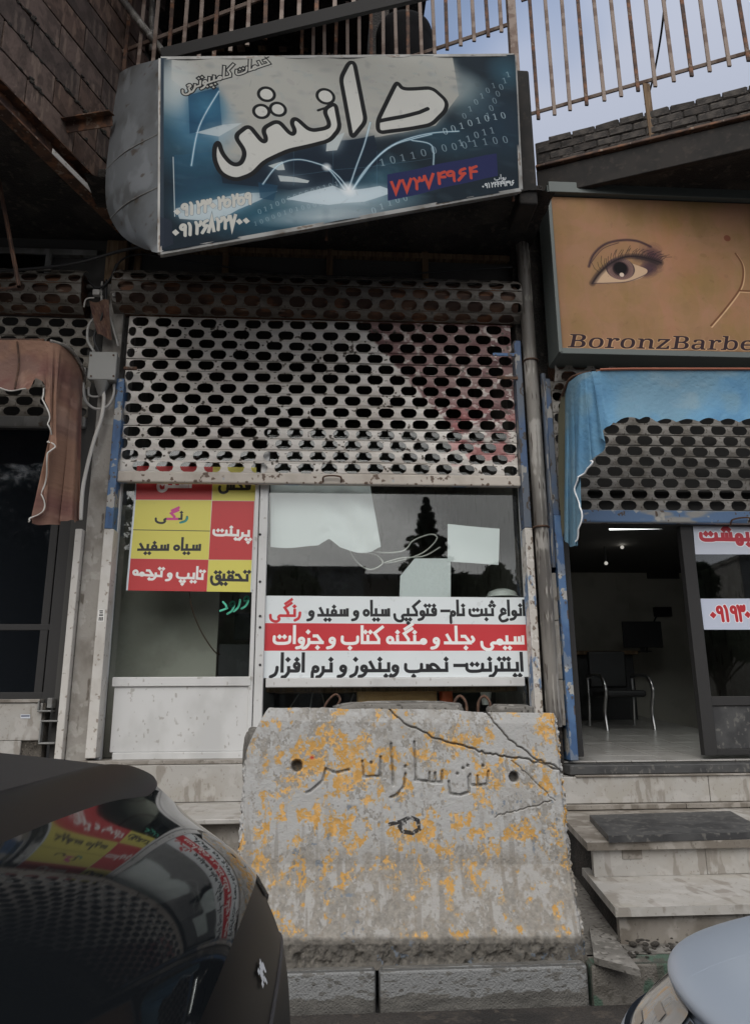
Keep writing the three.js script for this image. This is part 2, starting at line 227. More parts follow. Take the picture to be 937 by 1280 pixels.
// ------------------------------------------------------------------ Persian lettering, drawn stroke by stroke (x runs to the left from the pen's entry, y up, one unit = one tooth)
const BOAT = '.35,.85 .42,.12 .9,-.1 1.6,-.14 2.25,-.1 2.62,.2 2.62,.85', BOWL = '.2,.1 .3,-.55 .85,-.9 1.45,-.72 1.72,0 1.66,.55';
const loopAt = (x, y, r, s = 1) => { let o = ''; for (let i = 0; i <= 10; i++) { const a = i / 10 * 2 * Math.PI; o += ' ' + (x + r * Math.cos(a)).toFixed(2) + ',' + (y + r * s * Math.sin(a)).toFixed(2); } return o.trim(); };
const shift = (s, dx) => s.replace(/(-?[\d.]+),/g, (m, a) => (parseFloat(a) + dx).toFixed(2) + ',');
const GLY = {
  tooth: { i: [1, 'L.25,.95 .25,0 1,0', .3], m: [1, 'L0,0 1,0|L.5,0 .5,.95', .5], f: [2.85, 'L0,0 .45,0|' + BOAT, 1.5], s: [2.75, shift(BOAT, -.1), 1.4] },
  nun: { f: [1.95, 'L0,0 .25,.0|' + '.25,.6 ' + BOWL, .95, .55], s: [1.9, '.15,.8 ' + BOWL, .9, .6] },
  ye: { f: [2.2, '0,0 .35,0 .6,-.25 .45,-.6 .8,-.98 1.45,-.95 1.95,-.55 2.05,.1', 1], s: [2.2, '1,.75 .6,.85 .4,.5 .75,.2 .6,-.2 .45,-.6 .8,-.98 1.45,-.95 1.95,-.55 2.05,.1', 1] },
  sin: { i: [2.1, 'L.2,.95 .2,0 2.1,0|L.75,0 .75,.8|L1.35,0 1.35,.8', .8], m: [2.2, 'L0,0 2.2,0|L.35,0 .35,.9|L.95,0 .95,.8|L1.55,0 1.55,.8', .95], f: [3.2, 'L0,0 1.5,0|L.35,0 .35,.9|L.9,0 .9,.8|1.45,.8 ' + shift(BOWL, 1.28), 1], s: [3.1, 'L.2,.9 .2,0 1.4,0|L.75,0 .75,.8|1.3,.8 ' + shift(BOWL, 1.15), .8] },
  he: { i: [1.6, 'L1.2,1.0 .75,1.0 .05,.06|L0,0 1.6,0', .7], m: [1.6, 'L1.2,1.0 .8,1.0 .2,.06|L0,0 1.6,0', .7], f: [1.6, 'L1.2,1.0 .8,1.0 .2,.0|L0,0 .3,0|.3,0 1.1,-.3 1.2,-.9 .6,-1.2 0,-1', .7], s: [1.6, 'L1.4,.8 .2,.8|.2,.8 1.1,.1 1.2,-.7 .6,-1.1 0,-.9', .7] },
  dal: { f: [1.25, 'L0,0 1.15,0|L.85,1.15 .3,.1', .6], s: [1.3, 'L.75,1.1 .3,.55 .15,.08|L.05,0 1.15,0', .6] },
  re: { f: [.95, '0,0 .3,0 .5,-.35 .85,-.75 1.25,-.85|L.38,0 .38,.45', .5], s: [1, '.3,.5 .35,0 .6,-.5 1.2,-.8', .5] },
  vav: { f: [1.2, loopAt(.5, .3, .32) + '|.2,.3 .25,-.2 .6,-.65 1.2,-.8|L0,0 .3,0', .5], s: [1.2, loopAt(.5, .32, .33) + '|.18,.32 .25,-.2 .6,-.65 1.2,-.8', .5] },
  alef: { f: [.75, 'L0,0 .35,0 .35,2.4', .4], s: [.75, 'L.35,2.4 .35,0', .4] },
  haa: { i: [1.7, loopAt(.7, .45, .5) + '|L.2,.1 1.7,0', .6], m: [1.7, 'L0,0 1.7,0|' + loopAt(.8, .4, .38) + '|' + loopAt(.8, -.4, .35), .7], f: [1.15, 'L0,0 .5,0|' + loopAt(.62, .4, .4, 1.05), .6], s: [1.25, loopAt(.6, .4, .42), .6] },
  mim: { i: [1.25, loopAt(.45, .2, .33, .85) + '|L.5,0 1.25,0', .4], m: [1.3, 'L0,0 1.3,0|' + loopAt(.6, .15, .33, .9), .6], f: [1.15, 'L0,0 .5,0|' + loopAt(.55, .2, .33) + '|.85,.1 .95,-.3 .95,-1.3', .5], s: [1.15, loopAt(.5, .25, .33) + '|.8,.1 .95,-.3 .95,-1.3', .5] },
  kaf: { i: [1.5, 'L-.15,2.35 1.0,1.45 .4,.55 .4,0 1.5,0', .5], m: [1.55, 'L-.1,2.35 1.05,1.45 .45,.55 .45,0|L0,0 1.55,0', .5], f: [3, 'L0,0 .4,0|L.1,2.35 1.1,1.45 .5,.7|' + BOAT, 1.5], s: [2.9, 'L-.1,2.35 1.0,1.45 .4,.7|' + BOAT, 1.4] },
  gaf: { i: [1.5, 'L-.15,2.15 1.0,1.4 .4,.55 .4,0 1.5,0|L-.2,2.8 .85,2.1', .5], m: [1.55, 'L-.1,2.15 1.05,1.4 .45,.55 .45,0|L0,0 1.55,0|L-.15,2.8 .9,2.1', .5] },
  lam: { i: [.85, 'L.3,2.4 .3,0 .85,0', .3], m: [1, 'L0,0 1,0|L.5,0 .5,2.4', .5] },
  fe: { i: [1.25, loopAt(.5, .75, .32) + '|.2,.7 .25,.15 .5,0 1.25,0', .5, 1.6], m: [1.3, 'L0,0 1.3,0|' + loopAt(.6, .48, .36), .6, 1.45], f: [2, 'L0,0 .3,0|' + loopAt(.5, .45, .34) + '|.2,.4 ' + BOWL, .6, 1.4], s: [2, loopAt(.5, .6, .34) + '|.2,.5 ' + BOWL, .6, 1.5] },
  sad: { m: [2.5, 'L0,0 2.5,0|.2,0 .8,.7 1.35,.85 1.6,.5 1.3,.05|L2.0,0 2.0,.7', 1] },
  eyn: { s: [1.7, '.25,.75 .65,1.02 1.0,.7 .75,.3 .25,.3|.3,.3 1.1,0 1.4,-.5 1.0,-1.05 .3,-1.0 -.1,-.8', .7] },
};
const LET = { 'ا': ['alef', 0], 'ب': ['tooth', -1], 'پ': ['tooth', -3], 'ت': ['tooth', 2], 'ث': ['tooth', 3], 'ن': ['nun', 1], 'ی': ['ye', 0], 'س': ['sin', 0], 'ش': ['sin', 3], 'ج': ['he', -1], 'ح': ['he', 0], 'خ': ['he', 1], 'د': ['dal', 0], 'ر': ['re', 0], 'ز': ['re', 1], 'و': ['vav', 0], 'ه': ['haa', 0], 'م': ['mim', 0], 'ک': ['kaf', 0], 'گ': ['gaf', 0], 'ل': ['lam', 0], 'ف': ['fe', 1], 'ق': ['fe', 2], 'ص': ['sad', 0], 'ع': ['eyn', 0] };
const DIG = { '۰': 'D.5,.8', '۱': '.25,2 .5,1.4 .55,0', '۲': '.2,2 .45,1.3 .5,0|.3,1.75 .6,1.35 1,1.5 1.05,2', '۳': '.1,2 .35,1.3 .4,0|.2,1.8 .45,1.35 .7,1.5 .72,1.95|.72,1.7 .9,1.35 1.2,1.5 1.25,2', '۴': '.35,2 .4,1.2 .45,0|1.1,2 .6,1.8 .5,1.25 1.1,1.05', '۵': loopAt(.55, .75, .5, 1.2), '۶': '1,2 .5,1.8 .4,1.2 1,1.1|.95,1.15 .6,.6 .2,0', '۷': 'L.05,2 .5,0 .98,2', '۸': 'L.05,0 .5,2 .98,0', '۹': loopAt(.5, 1.5, .4) + '|.9,1.5 .9,.8 .95,0' };
const NOLEFT = 'ادرزو';
function spread(text) {
  const out = [], dots = []; let x = 0;
  const chars = [...text];
  chars.forEach((c, k) => {
    const put = (str, dx) => { for (const s of str.split('|')) { const poly = s[0] === 'L'; const pts = (poly ? s.slice(1) : s).split(' ').map((q) => q.split(',').map(Number)); out.push({ poly, pts: pts.map(([a, b]) => [a + dx, b]) }); } };
    if (c === ' ') { x += 0.75; return; }
    if (c === '-') { put('L.1,.7 1.5,.7', x); x += 1.7; return; }
    if (c === '،') { put('.5,.9 .3,.5 .5,.2', x); x += 0.8; return; }
    const def = LET[c]; if (!def) return;
    const pj = k > 0 && LET[chars[k - 1]] && !NOLEFT.includes(chars[k - 1]), nj = !NOLEFT.includes(c) && k + 1 < chars.length && LET[chars[k + 1]];
    let base = def[0], f = pj ? (nj ? 'm' : 'f') : (nj ? 'i' : 's'), d = def[1];
    if ((base === 'nun' || base === 'ye') && nj) { if (base === 'ye') d = -2; base = 'tooth'; }
    const g = GLY[base][f]; put(g[1], x);
    const dx = x + g[2], ay = g[3] ?? (base === 'tooth' && (f === 'f' || f === 's') ? 0.85 : base === 'he' ? 1.75 : 1.6), by = (f === 'f' || f === 's') && base === 'tooth' ? -0.8 : -0.75;
    const n = Math.abs(d), yy = d > 0 ? ay : by, g2 = 0.36, up = d > 0 ? 1 : -1;
    if (n === 1) dots.push([dx, yy]);
    if (n >= 2) dots.push([dx - g2, yy], [dx + g2, yy]);
    if (n === 3) dots.push([dx, yy + up * 0.6]);
    x += g[0];
  });
  return { out, dots, w: x };
}
function smoothPts(pts, n = 7) {
  if (pts.length < 3) return pts; const r = [];
  for (let i = 0; i < pts.length - 1; i++) { const a = pts[Math.max(0, i - 1)], b = pts[i], c = pts[i + 1], d = pts[Math.min(pts.length - 1, i + 2)]; for (let k = 0; k < n; k++) { const t = k / n; r.push([0, 1].map((q) => 0.5 * (2 * b[q] + (c[q] - a[q]) * t + (2 * a[q] - 5 * b[q] + 4 * c[q] - d[q]) * t * t + (3 * b[q] - a[q] - 3 * c[q] + d[q]) * t * t * t))); } }
  r.push(pts[pts.length - 1]); return r;
}
function trace(ctx, strokes, dots, fx, w, color, dotK = 0.62) {
  ctx.strokeStyle = ctx.fillStyle = color; ctx.lineWidth = w; ctx.lineJoin = 'round'; ctx.lineCap = 'round';
  for (const s of strokes) { const pts = s.poly ? s.pts : smoothPts(s.pts); ctx.lineCap = s.poly ? 'square' : 'round'; ctx.lineJoin = s.poly ? 'miter' : 'round'; ctx.beginPath(); pts.forEach((p, i) => { const [a, b] = fx(p); i ? ctx.lineTo(a, b) : ctx.moveTo(a, b); }); ctx.stroke(); }
  for (const p of dots) { const [a, b] = fx(p), h = w * dotK; ctx.save(); ctx.translate(a, b); ctx.rotate(0.75); ctx.fillRect(-h, -h, 2 * h, 2 * h); ctx.restore(); }
}
// the text between right end R and left end L (canvas points on its baseline); unit = height of a tooth
function persian(ctx, text, R, L, unit, color, o = {}) {
  const t = spread(text), dx = (L[0] - R[0]) / t.w, dy = (L[1] - R[1]) / t.w, w = unit * (o.w ?? 0.56);
  const fx = ([a, b]) => [R[0] + a * dx, R[1] + a * dy - b * unit];
  if (o.outline) trace(ctx, t.out, t.dots, fx, w + o.ow * 2, o.outline, 0.55);
  trace(ctx, t.out, t.dots, fx, w, color, o.dot ?? 0.62);
}
function persianDigits(ctx, text, A, B, unit, color, o = {}) {
  const cs = [...text], n = cs.length, dx = (B[0] - A[0]) / n, dy = (B[1] - A[1]) / n, strokes = [], dots = [];
  cs.forEach((c, k) => { const s = DIG[c]; if (!s) return; for (const q of s.split('|')) { const poly = q[0] === 'L', pts = q.replace(/^[LD]/, '').split(' ').map((m) => m.split(',').map(Number)).map(([a, b]) => [k + a * 0.8 + 0.1, b]); if (q[0] === 'D') dots.push(pts[0]); else strokes.push({ poly, pts }); } });
  const fx = ([a, b]) => [A[0] + a * dx, A[1] + a * dy - b * unit], w = unit * (o.w ?? 0.4);
  if (o.outline) trace(ctx, strokes, dots, fx, w + o.ow * 2, o.outline, 0.7);
  trace(ctx, strokes, dots, fx, w, color, 0.8);
}
// a flat printed sheet on the plane through p0 with normal n: its canvas is laid out in metres on the sheet
function printed(W, p0, n, corners, paint) {
  const ex = V3(0, 1, 0).cross(n).normalize(), ey = n.clone().cross(ex).normalize();
  const loc = (u, v) => { const q = PL(u, v, p0, n).sub(p0); return [q.dot(ex), q.dot(ey)]; };
  const cs = corners.map(([u, v]) => loc(u, v)), x0 = Math.min(...cs.map((c) => c[0])), x1 = Math.max(...cs.map((c) => c[0])), y0 = Math.min(...cs.map((c) => c[1])), y1 = Math.max(...cs.map((c) => c[1]));
  const S = W / (x1 - x0), H = Math.min(2048, Math.round((y1 - y0) * S)), cv = document.createElement('canvas'); cv.width = W; cv.height = H; const ctx = cv.getContext('2d');
  const at = (u, v) => { const q = loc(u, v); return [(q[0] - x0) * S, (y1 - q[1]) * S]; };
  const a = at(corners[0][0], corners[0][1]), px = Math.hypot(at(corners[0][0] + 10, corners[0][1])[0] - a[0], at(corners[0][0] + 10, corners[0][1])[1] - a[1]) / 10;
  paint(ctx, at, px, W, H);
  const t = new THREE.CanvasTexture(cv); t.colorSpace = THREE.SRGBColorSpace; t.anisotropy = 8;
  const to3 = (x, y) => p0.clone().addScaledVector(ex, x).addScaledVector(ey, y);
  const uvOf = (p) => { const q = p.clone().sub(p0); return [(q.dot(ex) - x0) / (x1 - x0), (q.dot(ey) - y0) / (y1 - y0)]; };
  return { tex: t, cs, to3, uvOf, ex, ey, n, x0, x1, y0, y1, loc };
}
// sheet of small thickness over the corners of a printed plane, gently buckled by wave(x, y)
function sheet(pr, nx, ny, wave = () => 0) {
  const [A, B, C, D] = pr.cs; // top-left, top-right, bottom-right, bottom-left
  return grid(nx, ny, (s, t) => { const x = lerp(lerp(D[0], C[0], s), lerp(A[0], B[0], s), t), y = lerp(lerp(D[1], C[1], s), lerp(A[1], B[1], s), t); return pr.to3(x, y).addScaledVector(pr.n, wave(s, t)); }, (s, t, p) => pr.uvOf(p));
}
function poly(ctx, pts, color) { ctx.fillStyle = color; ctx.beginPath(); pts.forEach((p, i) => (i ? ctx.lineTo(p[0], p[1]) : ctx.moveTo(p[0], p[1]))); ctx.closePath(); ctx.fill(); }
function line(ctx, pts, color, w) { ctx.strokeStyle = color; ctx.lineWidth = w; ctx.lineJoin = ctx.lineCap = 'round'; ctx.beginPath(); pts.forEach((p, i) => (i ? ctx.lineTo(p[0], p[1]) : ctx.moveTo(p[0], p[1]))); ctx.stroke(); }
// scuffs, faint blotches and specks of dirt printed matter has picked up
function grime(ctx, W, H, seed, k = 1, col = '60,55,50') { const r = rng(seed); for (let i = 0; i < 260 * k; i++) { ctx.fillStyle = `rgba(${col},${(0.02 + 0.07 * r()).toFixed(3)})`; ctx.beginPath(); ctx.ellipse(r() * W, r() * H, (1 + 14 * r() * r()) * W / 900, (1 + 9 * r() * r()) * W / 900, r() * 3, 0, 7); ctx.fill(); } for (let i = 0; i < 160 * k; i++) { ctx.fillStyle = `rgba(${col},${(0.1 + 0.3 * r()).toFixed(2)})`; ctx.fillRect(r() * W, r() * H, (0.5 + 1.6 * r()) * W / 900, (0.5 + 2 * r()) * W / 900); } }

// ------------------------------------------------------------------ the setting: street, kerb, pavement
const XF = 1.98;                                                    // party line between the copy shop and the barber
{
  const g = new THREE.PlaneGeometry(300, 300, 60, 60); g.rotateX(-Math.PI / 2); g.computeVertexNormals();
  struct('ground', uvm(g), mats.asphalt).position.y = -0.004;
  const pv = grid(80, 30, (s, t) => { const x = lerp(-9, 9, s), z = lerp(-0.2, 2.42, t); return V3(x, 0.18 + 0.012 * (fbm(x * 1.7 + 50, z * 1.7 + 50, 4) - 0.5), z); }, (s, t, p) => [p.x, p.z]);
  pv.setIndex([...pv.index.array].reverse()); pv.computeVertexNormals();
  struct('pavement', pv, mats.concrete);
  const kt = dataTex(1024, 256, (x, y) => { const e = 0.34 + 0.30 * (fbm(x * 16, 3.3, 5, 16, 256) - 0.5) + 0.2 * (fbm(x * 48, y * 12, 3, 48, 12) - 0.5), n = fbm(x * 60, y * 14, 3, 60, 14), w = ss(e, e + 0.03, y) * (1 - 0.85 * ss(0.63, 0.68, n)), c = 92 + 46 * (fbm(x * 30, y * 8, 4, 30, 8) - 0.5); return [lerp(c, 124, w), lerp(c * 0.98, 125, w), lerp(c * 0.94, 125, w)]; });
  kt.repeat.set(1 / 2.2, 1 / 0.19);
  const km = new THREE.MeshStandardMaterial({ map: kt, roughness: 0.9, bumpMap: rep(bumpGrit, 0.4), bumpScale: 0.006 });
  const kerb = thing('kerb', 'worn kerb with flaking white paint below the barrier', 'kerb'); kerb.userData.kind = 'structure';
  const r = rng(5);
  const gm = M({ tex: layered([104, 100, 94], [[[52, 82, 66], 5, 6, 5, 0.50, 0.58, 0.7], [[70, 66, 60], 14, 12, 4, 0.55, 0.7, 0.7]]), metres: 0.9, roughness: 0.9, bump: 0.006, grit: true, bumpM: 0.4 });
  for (let x = -8.74, k = 0; x < 8; x += 1.0, k++) part('kerb_stone', bx(x + 0.008, x + 0.992, -0.08, 0.178 + 0.006 * r(), 2.42, 2.56 + 0.008 * r(), 0.018), k === 10 ? gm : km, kerb);
  part('gutter', bx(-9, 9, -0.05, 0.012, 2.57, 2.86, 0.004), mats.darkConcrete, kerb);
}

// ------------------------------------------------------------------ the copy shop: walls, slab, room, aluminium shop front
const shop = thing('shop_building', 'narrow copy shop building with roller shutter between two other shops', 'shop');
{
  const W = (n, g, m, p = shop) => part(n, g, m, p);
  // pillar between the left shop and this one, with a rough chipped edge higher up
  W('pillar', bx(-2.06, -1.89, 0.16, 5.3, -0.5, -0.02, 0.01), mats.plaster);
  W('pillar', bx(1.80, XF + 0.02, 0.16, 6.2, -0.5, -0.03, 0.01), mats.darkConcrete);
  const fl = rect(130, 950, 663, 960, 0.1);
  W('floor', bx(-1.9, 1.8, 0.2, 0.955, -4.6, 0.06, 0.004), mats.tile);
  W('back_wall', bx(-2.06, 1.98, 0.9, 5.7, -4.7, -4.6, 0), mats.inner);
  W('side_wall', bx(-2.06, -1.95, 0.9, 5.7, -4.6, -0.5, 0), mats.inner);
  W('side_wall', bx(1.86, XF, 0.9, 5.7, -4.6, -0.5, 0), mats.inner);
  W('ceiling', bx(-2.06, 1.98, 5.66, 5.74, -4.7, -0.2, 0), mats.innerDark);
  // transom above the shutter: dark boards between wooden strips
  const tr = rect(140, 300, 655, 362, 0);
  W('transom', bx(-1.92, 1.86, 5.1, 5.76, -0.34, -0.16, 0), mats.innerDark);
  for (const u of [172, 282, 412, 531, 648]) { const q = rect(u - 4, 292, u + 4, 352, -0.1); W('transom_post', bx(q.x0, q.x1, 5.12, 5.75, -0.16, -0.1), mats.wood); }
  W('transom_rail', bx(-1.9, 1.84, 5.66, 5.72, -0.16, -0.09), mats.wood);
  // rough slab over the shop and the parapet that carries the railing
  const rough = grid(120, 40, (s, t) => V3(lerp(-2.06, XF, s), 5.77 - 0.05 * fbm(s * 30, t * 9, 4) - 0.09 * Math.max(0, fbm(s * 9 + 7, t * 4 + 3, 3) - 0.5), lerp(-0.3, 0.86, t)), (s, t, p) => [p.x, p.z]);
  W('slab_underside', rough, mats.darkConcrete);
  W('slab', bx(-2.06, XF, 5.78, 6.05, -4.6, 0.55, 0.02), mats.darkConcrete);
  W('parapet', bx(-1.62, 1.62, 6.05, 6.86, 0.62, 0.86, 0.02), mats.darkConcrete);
  W('pier', bx(1.66, 1.83, 5.62, 7.05, 0.42, 0.84, 0.02), mats.fasciaIron);
  const ue = P(487, 60, -1.0).x;
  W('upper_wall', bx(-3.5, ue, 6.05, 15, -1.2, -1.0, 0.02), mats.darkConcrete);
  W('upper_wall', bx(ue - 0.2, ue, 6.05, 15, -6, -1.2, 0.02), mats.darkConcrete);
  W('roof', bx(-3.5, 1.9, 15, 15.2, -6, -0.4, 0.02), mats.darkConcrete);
  W('upper_canopy', bx(-6.5, P(470, 0, 0.6).x, 8.9, 9.15, -1.2, 1.6, 0.02), mats.darkConcrete);
  for (let k = 0; k < 7; k++) { const u = 398 + k * 4.2, a = P(u, 0, -0.6), b = P(u + 2, 72, -0.6); W('cladding_strip', bx(a.x, a.x + 0.026, 6.9, 8.6, -0.66, -0.6 + 0.01 * (k % 2)), k % 3 ? mats.greyMetal : mats.wood); }
  for (let k = 0; k < 6; k++) { const a = P(250 + k * 26, 64, -0.85), b = P(228 + k * 30, -6, -0.85); W('leaning_board', bar(a, b, 0.09, 0.03), k % 2 ? mats.wood : mats.rail); }
  // base of the shop front: marble riser, ledge and the wall below
  const a = P(250, 956, 0.12), b = P(250, 1003, 0.12), yl = b.y, zf = Py(250, 1024, yl).z;
  const xr = 1.55;
  for (const [x0, x1] of [[-2.6, -1.62], [-1.617, -0.58], [-0.577, 0.5], [0.503, xr]]) W('marble_slab', bx(x0, x1, yl + 0.002, a.y, -0.1, 0.12, 0.006), mats.marble);
  W('sill', bx(-1.92, 1.8, a.y + 0.002, a.y + 0.035, -0.2, 0.09, 0.006), mats.marbleD);
  for (const [x0, x1] of [[-2.6, -1.42], [-1.417, -0.40]]) W('marble_tread', bx(x0, x1, yl - 0.035, yl - 0.001, 0, zf, 0.008), mats.marble);
  W('base_wall', bx(-2.6, -0.46, 0.1, yl - 0.036, -0.1, zf - 0.09, 0.01), mats.marbleD);
  W('base_wall', bx(-0.455, 1.55, 0.1, yl - 0.001, -0.1, 0.1, 0.01), mats.marbleD);
}
// aluminium shop front: door on the left, window on the right
const ZG = -0.14;
function frontFrame() {
  const q = (u0, v0, u1, v1, z = -0.09, d = 0.07) => rbx(u0, v0, u1, v1, z, d, 0.008);
  const door = part('glass_door', [q(132, 590, 140, 952), q(314, 590, 319.5, 940), q(140, 846, 314, 858, -0.085, 0.06), q(140, 940, 314, 950, -0.085, 0.06)], mats.whiteDoor, shop);
  part('kick_panel', q(140, 858, 314, 940, -0.105, 0.03), mats.whiteDoor, door);
  part('pane', rbx(139, 560, 315, 848, ZG, 0.002, 0), mats.glass, door);
  const w = part('shop_window', [q(321, 560, 332, 945), q(656, 560, 668, 945), q(332, 847, 656, 858.5, -0.085, 0.06), q(332, 935, 656, 946, -0.085, 0.06)], mats.whiteDoor, shop);
  part('pane', rbx(330, 540, 660, 850, ZG, 0.002, 0), mats.glass, w);
  part('pane', rbx(330, 856, 660, 940, ZG, 0.002, 0), mats.glass, w);
  const bolts = []; for (const v of [668, 727, 770, 784, 831]) { const p = P(325, v, -0.088); const s = new THREE.SphereGeometry(0.011, 8, 6); s.translate(p.x, p.y, p.z); bolts.push(s); }
  part('bolt', bolts, mats.black, w);
}
frontFrame();

// ------------------------------------------------------------------ roller shutters made of punched slats
const shutterTex = (() => { // off-white paint with chips, an older maroon coat at upper right, blue rubbed near the hem
  return dataTex(1024, 512, (x, y) => {
    let r = 208, g = 203, b = 196; const d = fbm(x * 8, y * 5, 5, 8, 5), e = fbm(x * 90, y * 50, 3, 90, 50), m = fbm(x * 26 + 9, y * 16 + 4, 4, 26, 16);
    const t = ss(0.45, 0.7, d) * 0.25; r = lerp(r, 150, t); g = lerp(g, 140, t); b = lerp(b, 128, t);
    const side = x - (0.60 + (0.95 - y) * 0.34);                       // slanting edge of the older coat
    const old = ss(0.0, 0.010, side + 0.035 * (m - 0.5)) * (1 - 0.8 * ss(0.60, 0.66, fbm(x * 60, y * 34, 3, 60, 34))) * ss(0.16, 0.30, y + 0.5 * (m - 0.5)) ;
    const mv = ss(0.35, 0.65, d * 0.5 + m * 0.5), mr = lerp(112, 138, mv), mg = lerp(78, 112, mv), mb = lerp(78, 108, mv);
    r = lerp(r, mr, old); g = lerp(g, mg, old); b = lerp(b, mb, old);
    const red = 0.55 * ss(0.55, 0.62, m) * ss(0.80, 0.84, x) * ss(0.5, 0.36, y) * ss(0.03, 0.1, y); r = lerp(r, 168, red); g = lerp(g, 92, red); b = lerp(b, 92, red);
    const chip = ss(0.71, 0.77, e); r = lerp(r, 78, chip); g = lerp(g, 70, chip); b = lerp(b, 62, chip);
    return [r, g, b];
  });
})();
const shutterPlainTex = layered([150, 146, 140], [[[118, 112, 104], 8, 6, 5, 0.44, 0.68, 0.7], [[84, 76, 68], 60, 40, 3, 0.72, 0.78, 0.7]]);
// outline of a slat with two staggered rows handled by the caller: one row of rounded holes
function slatGeo(x0, x1, h, pitch, phase, bend, uvf) {
  const sh = new THREE.Shape(); sh.moveTo(x0, 0); sh.lineTo(x1, 0); sh.lineTo(x1, h); sh.lineTo(x0, h); sh.closePath();
  const hw = pitch * 0.36, hh = h * 0.425, k = hw * 0.50;
  for (let x = Math.ceil((x0 - phase) / pitch) * pitch + phase; x < x1; x += pitch) {
    const a = Math.max(x0 + 0.006, x - hw), b = Math.min(x1 - 0.006, x + hw); if (b - a < 0.03) continue;
    const p = new THREE.Path(), c = h / 2, kk = Math.min(k, (b - a) / 3);
    const L = [[a, 0], [a + kk * 0.25, 0.62], [a + kk, 1], [b - kk, 1], [b - kk * 0.25, 0.62], [b, 0], [b - kk * 0.25, -0.62], [b - kk, -1], [a + kk, -1], [a + kk * 0.25, -0.62]];
    L.forEach(([q, s], i) => (i ? p.lineTo(q, c + s * hh) : p.moveTo(q, c + s * hh))); p.closePath(); sh.holes.push(p);
  }
  const g = new THREE.ExtrudeGeometry(sh, { depth: 0.004, bevelEnabled: false, curveSegments: 2 });
  const pos = g.attributes.position, uv = new Float32Array(pos.count * 2);
  for (let i = 0; i < pos.count; i++) { const x = pos.getX(i), y = pos.getY(i), z = pos.getZ(i), q = bend(x, y, z); pos.setXYZ(i, q[0], q[1], q[2]); const w = uvf ? uvf(q) : [x, y]; uv[2 * i] = w[0]; uv[2 * i + 1] = w[1]; }
  g.setAttribute('uv', new THREE.BufferAttribute(uv, 2)); g.computeVertexNormals(); return g;
}
function shutter(label, X0, X1, yb, yt, rows, z, m, o) {
  const t = thing('roller_shutter', label, 'roller shutter', 'shop roller shutters'); delete t.userData.group;
  const h = (yt - yb) / rows, pitch = o.pitch, r = rng(o.seed);
  for (let k = 0; k < rows; k++) {
    const y = yb + k * h, dz = 0.004 * (r() - 0.5), dx = 0.006 * (r() - 0.5);
    part('slat', slatGeo(X0, X1, h * 0.985, pitch, (k % 2) * pitch / 2 + o.phase + dx, (x, yy, zz) => [x, y + yy + 0.004 * Math.sin(x * 1.7 + k), z + dz + zz + 0.006 * Math.sin(x * 2.3 + k * 1.1) + 0.012 * Math.cos((yy / h - 0.5) * Math.PI)], o.uv), m, t);
  }
  // the rest of the curtain wound round its drum
  const R = o.R, cy = o.drumY, cz = z + o.drumZ, A = h / R;
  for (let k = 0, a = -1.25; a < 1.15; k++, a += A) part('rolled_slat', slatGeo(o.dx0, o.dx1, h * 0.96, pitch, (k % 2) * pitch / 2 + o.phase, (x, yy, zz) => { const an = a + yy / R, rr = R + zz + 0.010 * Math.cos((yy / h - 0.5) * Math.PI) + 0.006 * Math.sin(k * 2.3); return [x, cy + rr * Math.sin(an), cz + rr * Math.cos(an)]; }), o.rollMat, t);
  const core = new THREE.CylinderGeometry(R - 0.035, R - 0.035, o.dx1 - o.dx0 - 0.06, 20); core.rotateZ(Math.PI / 2); core.translate((o.dx0 + o.dx1) / 2, cy, cz); part('drum', core, mats.rust, t);
  return t;
}
const shutterMat = (tex, sx, sy) => { const c = rep(tex, 1); c.repeat.set(sx, sy); return new THREE.MeshStandardMaterial({ map: c, roughness: 0.55, bumpMap: rep(bumpFine, 0.3), bumpScale: 0.0008 }); };
